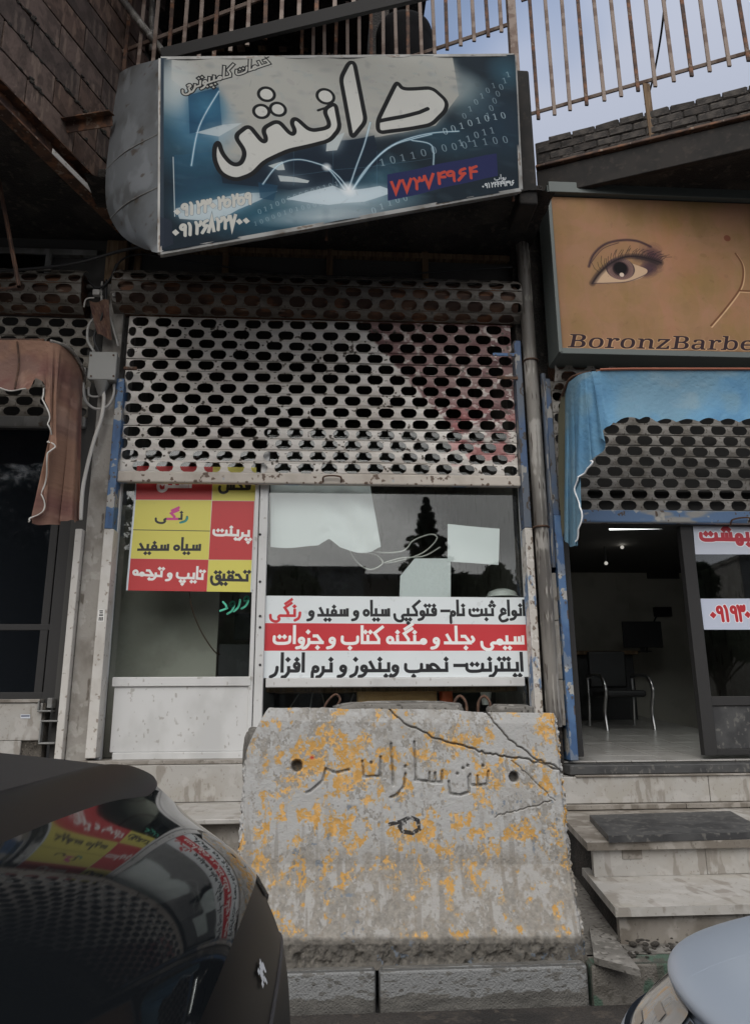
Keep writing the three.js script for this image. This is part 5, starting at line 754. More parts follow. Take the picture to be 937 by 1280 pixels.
{ // barber's light-box sign with a drawn eye
  const a = P(688, 238, 0.35), b = P(692, 448, 0.35), X0 = 2.085, X1 = 5.3, Y1 = 6.19, Y0 = 4.465;
  const t = thing('barber_sign', 'tan barber sign with a drawn eye above the blue awning', 'sign');
  const pr = printed(1400, V3(X0, Y0, 0.335), V3(0, 0, 1), [[693, 252], [1105, 240], [1105, 455], [693, 443]], (c, at, px, W, H) => {
    c.fillStyle = '#99745c'; c.fillRect(0, 0, W, H); const r = rng(3);
    for (let i = 0; i < 500; i++) { c.fillStyle = `rgba(${r() < 0.5 ? '116,78,52' : '164,124,90'},.05)`; c.beginPath(); c.ellipse(r() * W, r() * H, 20 + 90 * r(), 30 + 120 * r(), 0, 0, 7); c.fill(); }
    const Z = (x, y) => at(670 + x / 3.51, 230 + y / 3.51), k = px / 3.51, soft = (pts, w, col, al) => { const p = smoothPts(pts).map((q) => Z(...q)); for (let i = 4; i >= 1; i--) line(c, p, `rgba(${col},${al / 3})`, w * k * i / 2); line(c, p, `rgba(${col},${al})`, w * k * 0.5); };
    // brow crease, lids, lashes and iris
    for (let i = 0; i < 26; i++) { const p = Z(500 + 40 * (r() - 0.5) + i * 0.6, 270 + 110 * r()); c.fillStyle = 'rgba(60,44,56,.10)'; c.beginPath(); c.ellipse(p[0], p[1], 34 * k, 26 * k, 0.5, 0, 7); c.fill(); }
    for (let i = 0; i < 22; i++) { const p = Z(490 + 30 * (r() - 0.5), 375 + 50 * (r() - 0.5)); c.fillStyle = 'rgba(60,44,56,.11)'; c.beginPath(); c.ellipse(p[0], p[1], 36 * k, 18 * k, -0.4, 0, 7); c.fill(); }
    soft([[230, 362], [250, 310], [300, 265], [370, 247], [440, 250], [500, 275]], 8, '52,38,44', 0.75); soft([[240, 345], [290, 285], [360, 258]], 3, '52,38,44', 0.5);
    const white = smoothPts([[246, 434], [290, 385], [340, 352], [400, 345], [450, 360], [486, 378], [470, 405], [420, 425], [330, 436], [246, 436]]).map((q) => Z(...q)); poly(c, white, '#bda084');
    const ir = Z(368, 372); const g = c.createRadialGradient(ir[0], ir[1], 10 * k, ir[0], ir[1], 64 * k); g.addColorStop(0, '#1c1416'); g.addColorStop(0.38, '#2a1e22'); g.addColorStop(0.5, '#6d5550'); g.addColorStop(0.8, '#7d635c'); g.addColorStop(1, '#241a20'); c.fillStyle = g; c.beginPath(); c.ellipse(ir[0], ir[1], 62 * k, 52 * k, 0, 0, 7); c.fill();
    for (let i = 0; i < 40; i++) { const an = i / 40 * 6.283; line(c, [[ir[0] + 30 * k * Math.cos(an), ir[1] + 26 * k * Math.sin(an)], [ir[0] + 56 * k * Math.cos(an), ir[1] + 46 * k * Math.sin(an)]], 'rgba(40,28,32,.35)', 1.6 * k); }
    c.fillStyle = '#100c0e'; c.beginPath(); c.arc(ir[0], ir[1] - 4 * k, 27 * k, 0, 7); c.fill(); c.fillStyle = '#cdb9a8'; c.beginPath(); const hl = Z(374, 398); c.arc(hl[0], hl[1], 10 * k, 0, 7); c.fill();
    soft([[245, 436], [275, 392], [320, 352], [380, 322], [440, 318], [500, 330], [545, 345]], 15, '34,26,30', 0.7); soft([[440, 322], [490, 334], [530, 352]], 24, '44,34,38', 0.4); soft([[250, 436], [330, 434], [400, 428], [470, 402], [510, 372]], 3, '60,44,48', 0.6);
    for (let i = 0; i < 30; i++) { const t2 = i / 29, x = lerp(275, 545, t2), y = lerp(388, 338, Math.pow(t2, 0.6)) - 34 * Math.sin(t2 * 3.1), L = 26 + 30 * r(), an = lerp(-2.3, -0.5, t2) + 0.5 * (r() - 0.5); line(c, [Z(x, y), Z(x + L * 0.5 * Math.cos(an), y + L * 0.55 * Math.sin(an)), Z(x + L * Math.cos(an + 0.25), y + L * Math.sin(an + 0.25))], 'rgba(34,26,30,.6)', 2.6 * k); }
    // line figure at the right
    const fig = (pts) => { line(c, smoothPts(pts).map((q) => Z(q[0] + 4, q[1] + 4)), 'rgba(208,172,134,.9)', 9 * k); line(c, smoothPts(pts).map((q) => Z(...q)), '#6e4a34', 8 * k); };
    fig([[872, 305], [900, 350], [906, 400], [890, 462], [830, 545], [765, 622]]); fig([[892, 468], [960, 470], [1040, 460], [1100, 420]]); { const p = Z(836, 238); c.fillStyle = '#7a4a38'; c.beginPath(); c.arc(p[0], p[1], 15 * k, 0, 7); c.fill(); }
    // lettering, wide italic serif
    for (let i = 0; i < 90; i++) { const p = Z(130 + 900 * r(), 738 + 14 * r()); c.fillStyle = 'rgba(46,30,24,.12)'; c.beginPath(); c.ellipse(p[0], p[1], 40 * k * r() + 10 * k, 12 * k, 0, 0, 7); c.fill(); }
    const p0 = Z(132, 716), p1 = Z(970, 730); c.save(); c.translate(p0[0], p0[1]); c.rotate(Math.atan2(p1[1] - p0[1], p1[0] - p0[0])); c.transform(1, 0, -0.28, 1, 0, 0); c.font = '100px serif'; const w0 = c.measureText('BoronzBarber').width, sx = Math.hypot(p1[0] - p0[0], p1[1] - p0[1]) / w0 * 1.055, sy = 0.82 * k; c.scale(sx, sy); c.lineJoin = 'round';
    c.strokeStyle = 'rgba(206,168,128,.7)'; c.lineWidth = 7; c.strokeText('BoronzBarber', 1, 1); c.fillStyle = '#33262b'; c.strokeStyle = '#33262b'; c.lineWidth = 2.4; c.fillText('BoronzBarber', 0, 0); c.strokeText('BoronzBarber', 0, 0); c.restore();
    grime(c, W, H, 9, 0.8, '60,40,28');
  });
  part('face', (() => { const q = pr; q.cs = [[0.035, Y1 - Y0 - 0.10], [X1 - X0 - 0.035, Y1 - Y0 - 0.10], [X1 - X0 - 0.035, 0.035], [0.035, 0.035]]; return sheet(q, 6, 4); })(), new THREE.MeshPhysicalMaterial({ map: pr.tex, roughness: 0.8, specularIntensity: 0.4 }), t);
  part('box', bx(X0 + 0.01, X1 - 0.01, Y0 + 0.01, Y1 - 0.01, 0.06, 0.325, 0.004), mats.blackIron, t);
  part('frame', [bx(X0 - 0.012, X0 + 0.024, Y0 - 0.02, Y1, 0.05, 0.375), bx(X0, X1, Y1 - 0.085, Y1 + 0.03, 0.05, 0.39), bx(X0, X1, Y0 - 0.03, Y0 + 0.028, 0.05, 0.37)], mats.frameGreen, t);
}
// sheets fixed to the shop windows
const onPane = (z, W, corners, paint) => printed(W, V3(0, 2, z), V3(0, 0, 1), corners, paint);
const vinyl = (pr, r = 0.45) => new THREE.MeshStandardMaterial({ map: pr.tex, roughness: r, side: THREE.DoubleSide });
{ // price board behind the door glass
  const Zm = (x, y) => [150 + x / 5.205, 590 + y / 5.205];
  const pr = onPane(ZG + 0.006, 900, [Zm(112, -40), Zm(888, -30), Zm(868, 782), Zm(40, 770)].map((q) => q), (c, at, px, W, H) => {
    const A = (x, y) => at(...Zm(x, y)), q = (pts, col) => poly(c, pts.map((p) => A(...p)), col); c.fillStyle = '#cfd8de'; c.fillRect(0, 0, W, H);
    const Rd = '#c03a3c', Yl = '#d8cf62';
    q([[112, -60], [606, -60], [597, 182], [104, 180]], Rd); q([[606, -60], [890, -60], [876, 188], [600, 186]], Yl); q([[104, 182], [597, 184], [576, 570], [70, 562]], Yl); q([[600, 188], [874, 190], [858, 572], [577, 570]], Rd); q([[70, 563], [576, 571], [564, 780], [52, 770]], Rd); q([[577, 572], [858, 573], [848, 782], [565, 780]], Yl);
    line(c, [A(88, 376), A(584, 384)], '#3a3a30', px * 0.9);
    const b = '#26262a', w = '#ecebe8';
    persian(c, 'اسکن', A(470, 95), A(240, 95), px * 6.4, w, { w: 0.62 }); persian(c, 'فکس', A(850, 110), A(640, 110), px * 5.6, b, { w: 0.62 });
    const col = (t, R, L, u, cl) => persian(c, t, A(...R), A(...L), px * u, cl, { w: 0.52 });
    col('رنگی', [448, 305], [228, 305], 5.2, b); col('ر', [452, 308], [404, 308], 5.2, '#2c8a86'); 
    { const s = spread('رنگی'); const wd = (228 - 448) / s.w; const x2 = 448 + wd * 2.0, x3 = 448 + wd * 3.55; const t2 = { out: s.out.slice(2, 5) }; trace(c, t2.out, [], ([a, e]) => { const p = A(448 + a * wd, 305); return [p[0], p[1] - e * px * 5.2]; }, px * 3.2, '#c9468c'); }
    col('سیاه سفید', [526, 505], [118, 505], 6.0, b); col('پرینت', [846, 415], [602, 405], 6.2, w); col('تایپ و ترجمه', [544, 695], [84, 665], 5.8, w); col('تحقیق', [836, 705], [584, 700], 6.6, b);
    grime(c, W, H, 14, 0.35);
  });
  solo('price_board', [sheet(pr, 8, 8)], vinyl(pr), 'red and yellow checkered price board with Persian words in the door glass', 'poster');
}
{ // long white and red banner across the foot of the window
  const Zm = (x, y) => [320 + x / 2.6028, 730 + y / 2.6028];
  const pr = onPane(ZG + 0.014, 1500, [Zm(32, 38), Zm(884, 44), Zm(888, 302), Zm(24, 306)], (c, at, px, W, H) => {
    const A = (x, y) => at(...Zm(x, y)); c.fillStyle = '#dfe5e7'; c.fillRect(0, 0, W, H);
    poly(c, [A(20, 127), A(900, 132), A(900, 217), A(20, 217)], '#c8333a');
    const b = '#1d1e22', w = '#f2f2f0', T2 = (t, R, L, u, cl) => persian(c, t, A(...R), A(...L), px * u, cl, { w: 0.47 });
    T2('انواع ثبت نام- فتوکپی سیاه و سفید و', [877, 100], [168, 102], 7.4, b); T2('رنگی', [148, 103], [44, 103], 7.2, '#c8333a');
    T2('سیمی ،جلد و منگنه کتاب و جزوات', [872, 192], [54, 190], 8.2, w); T2('اینترنت- نصب ویندوز و نرم افزار', [872, 280], [52, 283], 8.6, b);
    grime(c, W, H, 22, 0.25);
  });
  solo('window_banner', sheet(pr, 90, 14, (s, t) => 0.004 * Math.sin(s * 22 + t * 5) * Math.sin(s * 9) + 0.004 * (fbm(s * 14, t * 4, 3) - 0.5)), vinyl(pr), 'long white and red banner of three Persian lines across the window', 'banner');
}
{ // sheets of paper taped inside the window, wire and lamp behind it
  const sheetOf = (name, label, cs, z, wave, nx = 16, ny = 16) => { const pr = onPane(z, 64, cs, (c, at, px, W, H) => { c.fillStyle = '#e4e6e8'; c.fillRect(0, 0, W, H); }); return solo(name, sheet(pr, nx, ny, wave), mats.paperD, label, 'paper'); };
  const big = [[338, 608], [462, 606], [474, 684], [338, 683]];
  const g = onPane(ZG - 0.03, 64, [[338, 600], [476, 600], [476, 700], [338, 700]], () => {});
  const bt = grid(60, 34, (s, t) => { // hangs from its top edge, lower right part folded and drooping
    const u = lerp(338, lerp(476, 462, t), s), v = lerp(683 - 9 * Math.max(0, 1 - Math.abs(s - 0.53) / 0.10) + 7 * ss(0.6, 0.85, s) - 5 * ss(0.9, 1, s) + 1.5 * Math.sin(s * 11), 600, t);
    const p = P(u, v, ZG - 0.04); p.z += -0.05 * Math.max(0, s - 0.55) + 0.022 * Math.sin(s * 13 + t * 5) * ss(0.35, 0.8, s) + 0.03 * fbm(s * 6, t * 4, 3) * ss(0.3, 0.6, s) * (1 - t * 0.4) - 0.02; return p; });
  solo('paper_sheet', bt, mats.paperD, 'large white paper sheet hanging crumpled inside the top of the window', 'paper');
  sheetOf('paper_sheet', 'tilted white paper sheet taped near the right side of the window', [[559, 655], [624, 661], [623, 706], [559, 702]], ZG - 0.012, (s, t) => 0.006 * Math.sin(s * 5 + t * 2));
  { const A = [[500, 720], [518, 698], [563, 698], [563, 746], [499, 747]].map(([u, v]) => P(u, v, ZG - 0.014)); const gg = slab(A, V3(0, 0, -0.0012)); solo('paper_sheet', gg, mats.paperD, 'white paper with a folded corner standing on the banner edge', 'paper'); }
  const wp = [[440, 640], [436, 670], [445, 688], [470, 694], [478, 704], [462, 712], [444, 700], [436, 680], [470, 690], [505, 688], [516, 676], [540, 668], [546, 672], [530, 690], [495, 702], [480, 704], [500, 698], [530, 695], [550, 684]];
  solo('tangled_cable', tube(wp.map(([u, v], i) => P(u, v, -0.32 + 0.03 * Math.sin(i * 1.7))), 0.0075, 220, 6), mats.cableWhite, 'pale tangled cable hanging behind the window papers', 'cable');
  const lc = P(627, 745, -0.45), lg = new THREE.LatheGeometry([[0, 0.075], [0.06, 0.072], [0.12, 0.05], [0.135, 0.03], [0.14, 0.012], [0.155, 0], [0.15, -0.012], [0, -0.012]].map((p) => new THREE.Vector2(...p)), 32); lg.translate(lc.x, lc.y - 0.01, lc.z);
  solo('white_dome', lg, mats.plasticWhite, 'round white lidded dome just above the right end of the banner', 'lid');
  { // desk-height clutter glimpsed under the banner
    const q = rect(447, 858, 546, 900, -0.32); solo('cardboard_box', bx(q.x0, q.x1, q.y0 - 0.3, q.y1 + 0.12, -0.62, -0.32, 0.008), mats.card, 'brown cardboard box behind the glass under the banner', 'box');
    const o = P(557, 872, -0.4), og = new THREE.CylinderGeometry(0.06, 0.065, 0.26, 20); og.translate(o.x, o.y - 0.03, o.z); solo('orange_canister', [og, (() => { const c = new THREE.CylinderGeometry(0.03, 0.045, 0.05, 16); c.translate(o.x, o.y + 0.125, o.z); return c; })()], M({ color: rgb(0.5, 0.09, 0.02), roughness: 0.5 }), 'orange canister beside the cardboard box behind the glass', 'canister');
    const w = P(607, 873, -0.4), wg = new THREE.CylinderGeometry(0.05, 0.035, 0.11, 18); wg.translate(w.x, w.y, w.z); solo('white_cup', wg, mats.plasticWhite, 'white cup behind the glass right of the orange canister', 'cup');
    const st2 = []; for (const [u0, u1] of [[385, 392], [410, 400], [352, 380], [430, 445]]) st2.push(bar(P(u0, 900, -0.5), P(u1, 858, -0.5), 0.012, 0.012)); solo('wire_rack', st2, mats.greyMetal, 'thin metal wire rack behind the glass left of the cardboard box', 'rack');
    const db = P(490, 905, -0.4), desk = thing('shop_desk', 'dark desk inside the copy shop behind the window glass', 'desk'); part('desk_top', bx(-0.5, 1.7, 1.50, 1.54, -1.1, -0.3), mats.wood, desk); part('desk_front', bx(-0.46, 1.66, 0.955, 1.498, -1.05, -0.98), mats.innerDark, desk);
  }
  // pale panel, dark cabinet and lead seen through the door glass
  const pb = rect(100, 560, 268, 900, -0.62); solo('partition_panel', bx(-1.93, pb.x1 + 0.05, 0.957, 3.25, -0.68, -0.64, 0.004), mats.innerPale, 'pale grey partition panel seen through the door glass', 'partition');
  const mb = rect(272, 768, 316, 850, -0.5), mon = thing('office_cabinet', 'dark cabinet with a monitor seen low through the door glass', 'cabinet'); part('cabinet_body', bx(mb.x0, mb.x1 + 0.2, 0.957, mb.y1 - 0.26, -1.1, -0.6), mats.black, mon); part('monitor', [bx(mb.x0 + 0.1, mb.x1 + 0.1, mb.y1 - 0.2, mb.y1 + 0.05, -0.9, -0.86), bx(mb.x0 + 0.24, mb.x0 + 0.3, mb.y1 - 0.26, mb.y1 - 0.19, -0.9, -0.88)], mats.blackIron, mon);
  solo('hanging_lead', tube([P(236, 735, -0.2), P(240, 760, -0.22), P(252, 790, -0.24), P(268, 814, -0.28), P(275, 818, -0.4)], 0.006, 40, 6), M({ color: rgb(0.07, 0.035, 0.02), roughness: 0.7 }), 'thin brown lead hanging below the price board', 'cable');
  { // cut-out word on the door glass
    const s = spread('ورود'), sh = []; const R = P(312, 750, ZG + 0.006), L = P(274, 764, ZG + 0.006), dx = (L.x - R.x) / s.w, dy = (L.y - R.y) / s.w, un = 0.062;
    for (const k of s.out) { const w3 = ([a, b]) => V3(R.x + a * dx, R.y + a * dy + b * un, ZG + 0.007), pts = (k.poly ? k.pts : smoothPts(k.pts, 4)).map(w3); for (let i = 0; i < pts.length; i++) { const c = new THREE.CylinderGeometry(0.008, 0.008, 0.004, 10); c.rotateX(Math.PI / 2); c.translate(pts[i].x, pts[i].y, pts[i].z); sh.push(c); if (i && pts[i].distanceTo(pts[i - 1]) > 0.003) sh.push(bar(pts[i - 1], pts[i], 0.016, 0.0036, 0)); } }
    solo('door_lettering', sh, M({ color: rgb(0.09, 0.55, 0.36), roughness: 0.5 }), 'small turquoise stick-on Persian word below the price board', 'lettering');
  }
  { const p = P(127, 769, 0.052), q = onPane(0.0525, 96, [[123, 762], [131, 762], [130, 777], [122, 777]], (c, at, px, W, H) => { c.fillStyle = '#dedcd8'; c.fillRect(0, 0, W, H); c.fillStyle = '#222'; for (const [x, y, w, h] of [[0.2, 0.06, 0.55, 0.1], [0.25, 0.22, 0.5, 0.1], [0.2, 0.40, 0.6, 0.12], [0.2, 0.62, 0.16, 0.3], [0.44, 0.62, 0.16, 0.3], [0.66, 0.62, 0.16, 0.3]]) c.fillRect(x * W, y * H, w * W, h * H); }); solo('rail_sticker', sheet(q, 1, 1), vinyl(q), 'small black and white sticker on the white guide rail', 'sticker'); }
  { const q = onPane(0.024, 96, [[26, 893], [38, 893], [38, 898], [26, 898]], (c, at, px, W, H) => { c.fillStyle = '#c8ccd4'; c.fillRect(0, 0, W, H); c.fillStyle = '#2b3550'; c.fillRect(W * 0.08, H * 0.25, W * 0.84, H * 0.3); }); solo('wall_sticker', sheet(q, 1, 1), vinyl(q), 'tiny pale sticker on the marble tiles of the left shop', 'sticker'); }
}
{ // films on the barber's window: name above, telephone number below
  const Zm = (x, y) => [670 + x / 3.509, 640 + y / 3.509];
  const grad = (c, W, H, a, b) => { const g = c.createLinearGradient(0, 0, 0, H); g.addColorStop(0, a); g.addColorStop(1, b); c.fillStyle = g; c.fillRect(0, 0, W, H); };
  const p1 = onPane(-0.1, 900, [Zm(684, 40), Zm(1500, 40), Zm(1500, 186), Zm(696, 186)], (c, at, px, W, H) => { const A = (x, y) => at(...Zm(x, y)); c.fillStyle = '#c5cad6'; c.fillRect(0, 0, W, H); persian(c, 'کبهشت', A(985, 122), A(716, 118), px * 7.6, '#b8333f', { outline: '#e9ecf2', ow: px * 1.1, w: 0.62 }); });
  solo('window_film', sheet(p1, 2, 2), vinyl(p1), 'pale film with red Persian word at the top of the barber window', 'window sign');
  const p2 = onPane(-0.1, 900, [Zm(718, 380), Zm(1500, 378), Zm(1500, 516), Zm(734, 516)], (c, at, px, W, H) => { const A = (x, y) => at(...Zm(x, y)); c.fillStyle = '#bcc3d4'; c.fillRect(0, 0, W, H); persianDigits(c, '۰۹۱۹۳۰۸۲۵۱۷', A(762, 478), A(1095, 474), px * 8.8, '#b5262e', { w: 0.44, outline: '#eef0f5', ow: px * 0.8 }); });
  solo('window_film', sheet(p2, 2, 2), vinyl(p2), 'pale film with red telephone digits on the barber window', 'window sign');
}
{ // inside the barber's
  const fy = P(800, 951, -0.05).y + 0.17;
  const ch = thing('waiting_chair', 'black chair with curved chrome arms inside the barber doorway', 'chair');
  const arm = (x) => tube([V3(x, fy + 0.0, -2.4), V3(x + 0.0, fy + 0.22, -2.43), V3(x + 0.0, fy + 0.46, -2.35), V3(x, fy + 0.60, -2.45), V3(x, fy + 0.64, -2.65), V3(x, fy + 0.63, -2.95)], 0.022, 40, 10);
  const xa = P(756, 880, -2.4).x, xb = P(815, 880, -2.4).x;
  part('arm', arm(xa), mats.chrome, ch); part('arm', arm(xb), mats.chrome, ch);
  part('leg', tube([V3(xa, fy, -3.0), V3(xa, fy + 0.35, -2.95), V3(xa, fy + 0.63, -2.95)], 0.02, 16, 8), mats.chrome, ch); part('leg', tube([V3(xb, fy, -3.0), V3(xb, fy + 0.35, -2.95), V3(xb, fy + 0.63, -2.95)], 0.02, 16, 8), mats.chrome, ch);
  part('seat', bx(xa + 0.04, xb - 0.04, fy + 0.38, fy + 0.46, -2.95, -2.43, 0.03), mats.leather, ch); part('backrest', bx(xa + 0.04, xb - 0.04, fy + 0.5, fy + 0.95, -3.05, -2.98, 0.03), mats.leather, ch);
  const dk = thing('barber_counter', 'dark counter across the back of the barber room', 'counter'); part('counter_top', bx(2.3, 4.2, fy + 0.95, fy + 1.0, -4.2, -3.6), mats.wood, dk); part('counter_front', bx(2.34, 4.16, fy, fy + 0.948, -4.15, -3.7), mats.black, dk);
  const mx = P(806, 800, -3.8); const mo = thing('monitor', 'black monitor on the barber counter', 'monitor'); part('screen', bx(mx.x - 0.28, mx.x + 0.28, fy + 1.06, fy + 1.42, -3.9, -3.87, 0.02), mats.black, mo); part('stand', [bx(mx.x - 0.03, mx.x + 0.03, fy + 1.005, fy + 1.1, -3.93, -3.9), bx(mx.x - 0.1, mx.x + 0.1, fy + 1.001, fy + 1.015, -4.0, -3.85)], mats.black, mo);
  const sk = P(827, 765, -4.58); solo('wall_box', [bx(sk.x - 0.13, sk.x + 0.13, sk.y - 0.07, sk.y + 0.07, -4.6, -4.53), bx(sk.x - 0.1, sk.x + 0.1, sk.y - 0.045, sk.y + 0.045, -4.535, -4.52)], mats.black, 'small black box on the back wall of the barber room', 'wall box');
  solo('wall_cable', tube([V3(sk.x - 0.1, sk.y - 0.07, -4.58), V3(sk.x - 0.25, sk.y - 0.35, -4.58), V3(sk.x - 0.3, sk.y - 0.6, -4.57)], 0.012, 16, 6), mats.cable, 'dark cable below the black box in the barber room', 'cable');
  for (const [u, v, w, h] of [[793, 731, 0.55, 0.18], [828, 715, 0.5, 0.2], [800, 754, 0.35, 0.14]]) { const p = P(u, v, -4.58); solo('wall_notice', bx(p.x - w / 2, p.x + w / 2, p.y - h / 2, p.y + h / 2, -4.6, -4.58, 0.004), v < 720 ? mats.innerDark : mats.innerPale, ['grey notice on the barber back wall, left of the other two', 'dark notice highest on the barber back wall', 'small pale notice lowest on the barber back wall'][v === 731 ? 0 : v === 715 ? 1 : 2], 'notice'); }
  for (const [u, v, w2] of [[757, 704, 'left'], [777, 684, 'right']]) { const p = P(u, v, -2.6), l = thing('spot_lamp', w2 + ' of two small lit spot lamps in the dark barber room', 'lamp'); const g = new THREE.SphereGeometry(0.022, 14, 10); g.translate(p.x, p.y, p.z); part('bulb', g, new THREE.MeshStandardMaterial({ color: 0xffffff, emissive: rgb(1, 0.95, 0.85), emissiveIntensity: 0.35 }), l); const st3 = bar(V3(p.x, p.y + 0.03, p.z), V3(p.x, 3.3, p.z), 0.012, 0.012); part('stem', st3, mats.black, l); const pl = new THREE.PointLight(new THREE.Color(1, 0.95, 0.85), 0.012, 0, 2); pl.position.copy(p); pl.castShadow = true; pl.name = 'spot_light'; scene.add(pl); }
  // fluorescent tube on the ceiling
  const a = P(770, 661.5, -1.5), b = P(853, 658, -1.5), tb = thing('fluorescent_lamp', 'lit white fluorescent tube on the barber room ceiling', 'lamp');
  const tg = new THREE.CylinderGeometry(0.017, 0.017, 0.92, 12); tg.rotateZ(Math.PI / 2); tg.rotateZ(0.03); tg.translate((a.x + b.x) / 2, (a.y + b.y) / 2, -1.5); part('tube', tg, new THREE.MeshStandardMaterial({ color: 0xffffff, emissive: rgb(0.95, 1, 0.96), emissiveIntensity: 2.2 }), tb);
  part('holder', bx((a.x + b.x) / 2 - 0.5, (a.x + b.x) / 2 + 0.5, (a.y + b.y) / 2 + 0.035, (a.y + b.y) / 2 + 0.075, -1.53, -1.47), mats.plasticWhite, tb);
  RectAreaLightUniformsLib.init(); const rl = new THREE.RectAreaLight(new THREE.Color(0.95, 1, 0.96), 20, 0.9, 0.05); rl.position.set((a.x + b.x) / 2, (a.y + b.y) / 2 - 0.03, -1.5); rl.lookAt(rl.position.x, 0, -1.5); rl.name = 'tube_light'; scene.add(rl);
}

// ------------------------------------------------------------------ cloth awnings, drooping from their rods
function cloth(cols, nx, ny, fold, hemFrom) { // cols: [top u, v, z, bottom u, v, z]
  const top = new THREE.CatmullRomCurve3(cols.map((c) => P(c[0], c[1], c[2])), false, 'centripetal'), bot = new THREE.CatmullRomCurve3(cols.map((c) => P(c[3], c[4], c[5])), false, 'centripetal');
  const n = cols.length - 1, bp = (curve, s) => curve.getPoint(s);
  return { n, top, bot, geo: grid(nx, ny, (s, t) => { const a = bp(top, s), b = bp(bot, s), p = a.lerp(b, 1 - t); return p.add(fold(s, 1 - t)); }, (s, t, p) => [p.x + p.z * 0.7, p.y]) };
}
{
  const N = 24, cols = [[706, 484, 0.12, 702, 676, 0.18], [709, 479, 0.24, 712, 681, 0.34], [714, 475, 0.36, 718, 683, 0.5], [719, 471, 0.45, 722, 676, 0.6], [724, 468, 0.52, 722, 610, 0.66], [730, 466, 0.58, 735, 583, 0.71], [737, 464.5, 0.63, 751, 566, 0.74], [744, 464, 0.66, 752, 542, 0.76], [753, 463.5, 0.68, 768, 530, 0.77], [775, 463, 0.7, 798, 525, 0.79]];
  for (let k = 0; k < 14; k++) cols.push([800 + k * 26, 462.8, 0.7, 820 + k * 26, 527, 0.80]);
  const fold = (s, d) => { const k = s * (cols.length - 1), side = ss(8.5, 6, k), v = V3(0, 0, 0); v.z = side * d * (0.05 * Math.sin(k * 4.2) + 0.02 * Math.sin(k * 9 + 1)) + (1 - side) * (0.012 * Math.sin(k * 1.9 + d * 3) * d - 0.05 * Math.sin(d * Math.PI)); v.x = side * d * 0.015 * Math.sin(k * 5.1 + 2);
    if (k > 8) v.y = d * d * d * d * 0.030 * Math.abs(Math.sin((k - 8) * Math.PI * 1.0)) ; else if (k > 4) v.y = d * d * d * 0.02 * Math.abs(Math.sin(k * Math.PI * 1.3)); v.y += (fbm(s * 30, d * 4, 3) - 0.5) * 0.012 * d; return v; };
  const t = thing('blue_awning', 'faded blue cloth awning drooping over the barber doorway', 'awning');
  const c = cloth(cols, 220, 36, fold);
  part('cloth', c.geo, mats.blueCloth, t);
  part('piping', tube(Array.from({ length: 30 }, (_, i) => c.top.getPoint(0.33 + 0.67 * i / 29).add(V3(0, 0.008, 0.01))), 0.011, 60, 8), M({ color: rgb(0.28, 0.09, 0.05), roughness: 0.7 }), t);
  const hem = []; for (let i = 0; i <= 60; i++) { const s = lerp(2.9, 5.2, i / 60) / (cols.length - 1); hem.push(c.bot.getPoint(s).add(fold(s, 1)).add(V3(-0.008 + 0.012 * Math.abs(Math.sin(i * 0.33)), 0, 0.006))); }
  part('hem', tube(hem, 0.007, 120, 6), mats.paper, t, 'white turned edge of the hanging side flap');
  const back = slab([[702, 486], [697, 520], [697, 600], [702, 672], [712, 640], [712, 500]].map(([u, v]) => P(u, v, 0.10)), V3(0, 0, 0.004)); part('side_gusset', back, M({ color: rgb(0.07, 0.065, 0.04), roughness: 0.9 }), t);
  part('rod', tube([P(700, 500, 0.05), P(712, 474, 0.3), P(740, 464.5, 0.64)], 0.014, 20, 8), mats.rust, t);
  part('front_rod', bar(P(744, 464, 0.655), P(1140, 463, 0.69), 0.022, 0.022), mats.rust, t);
}
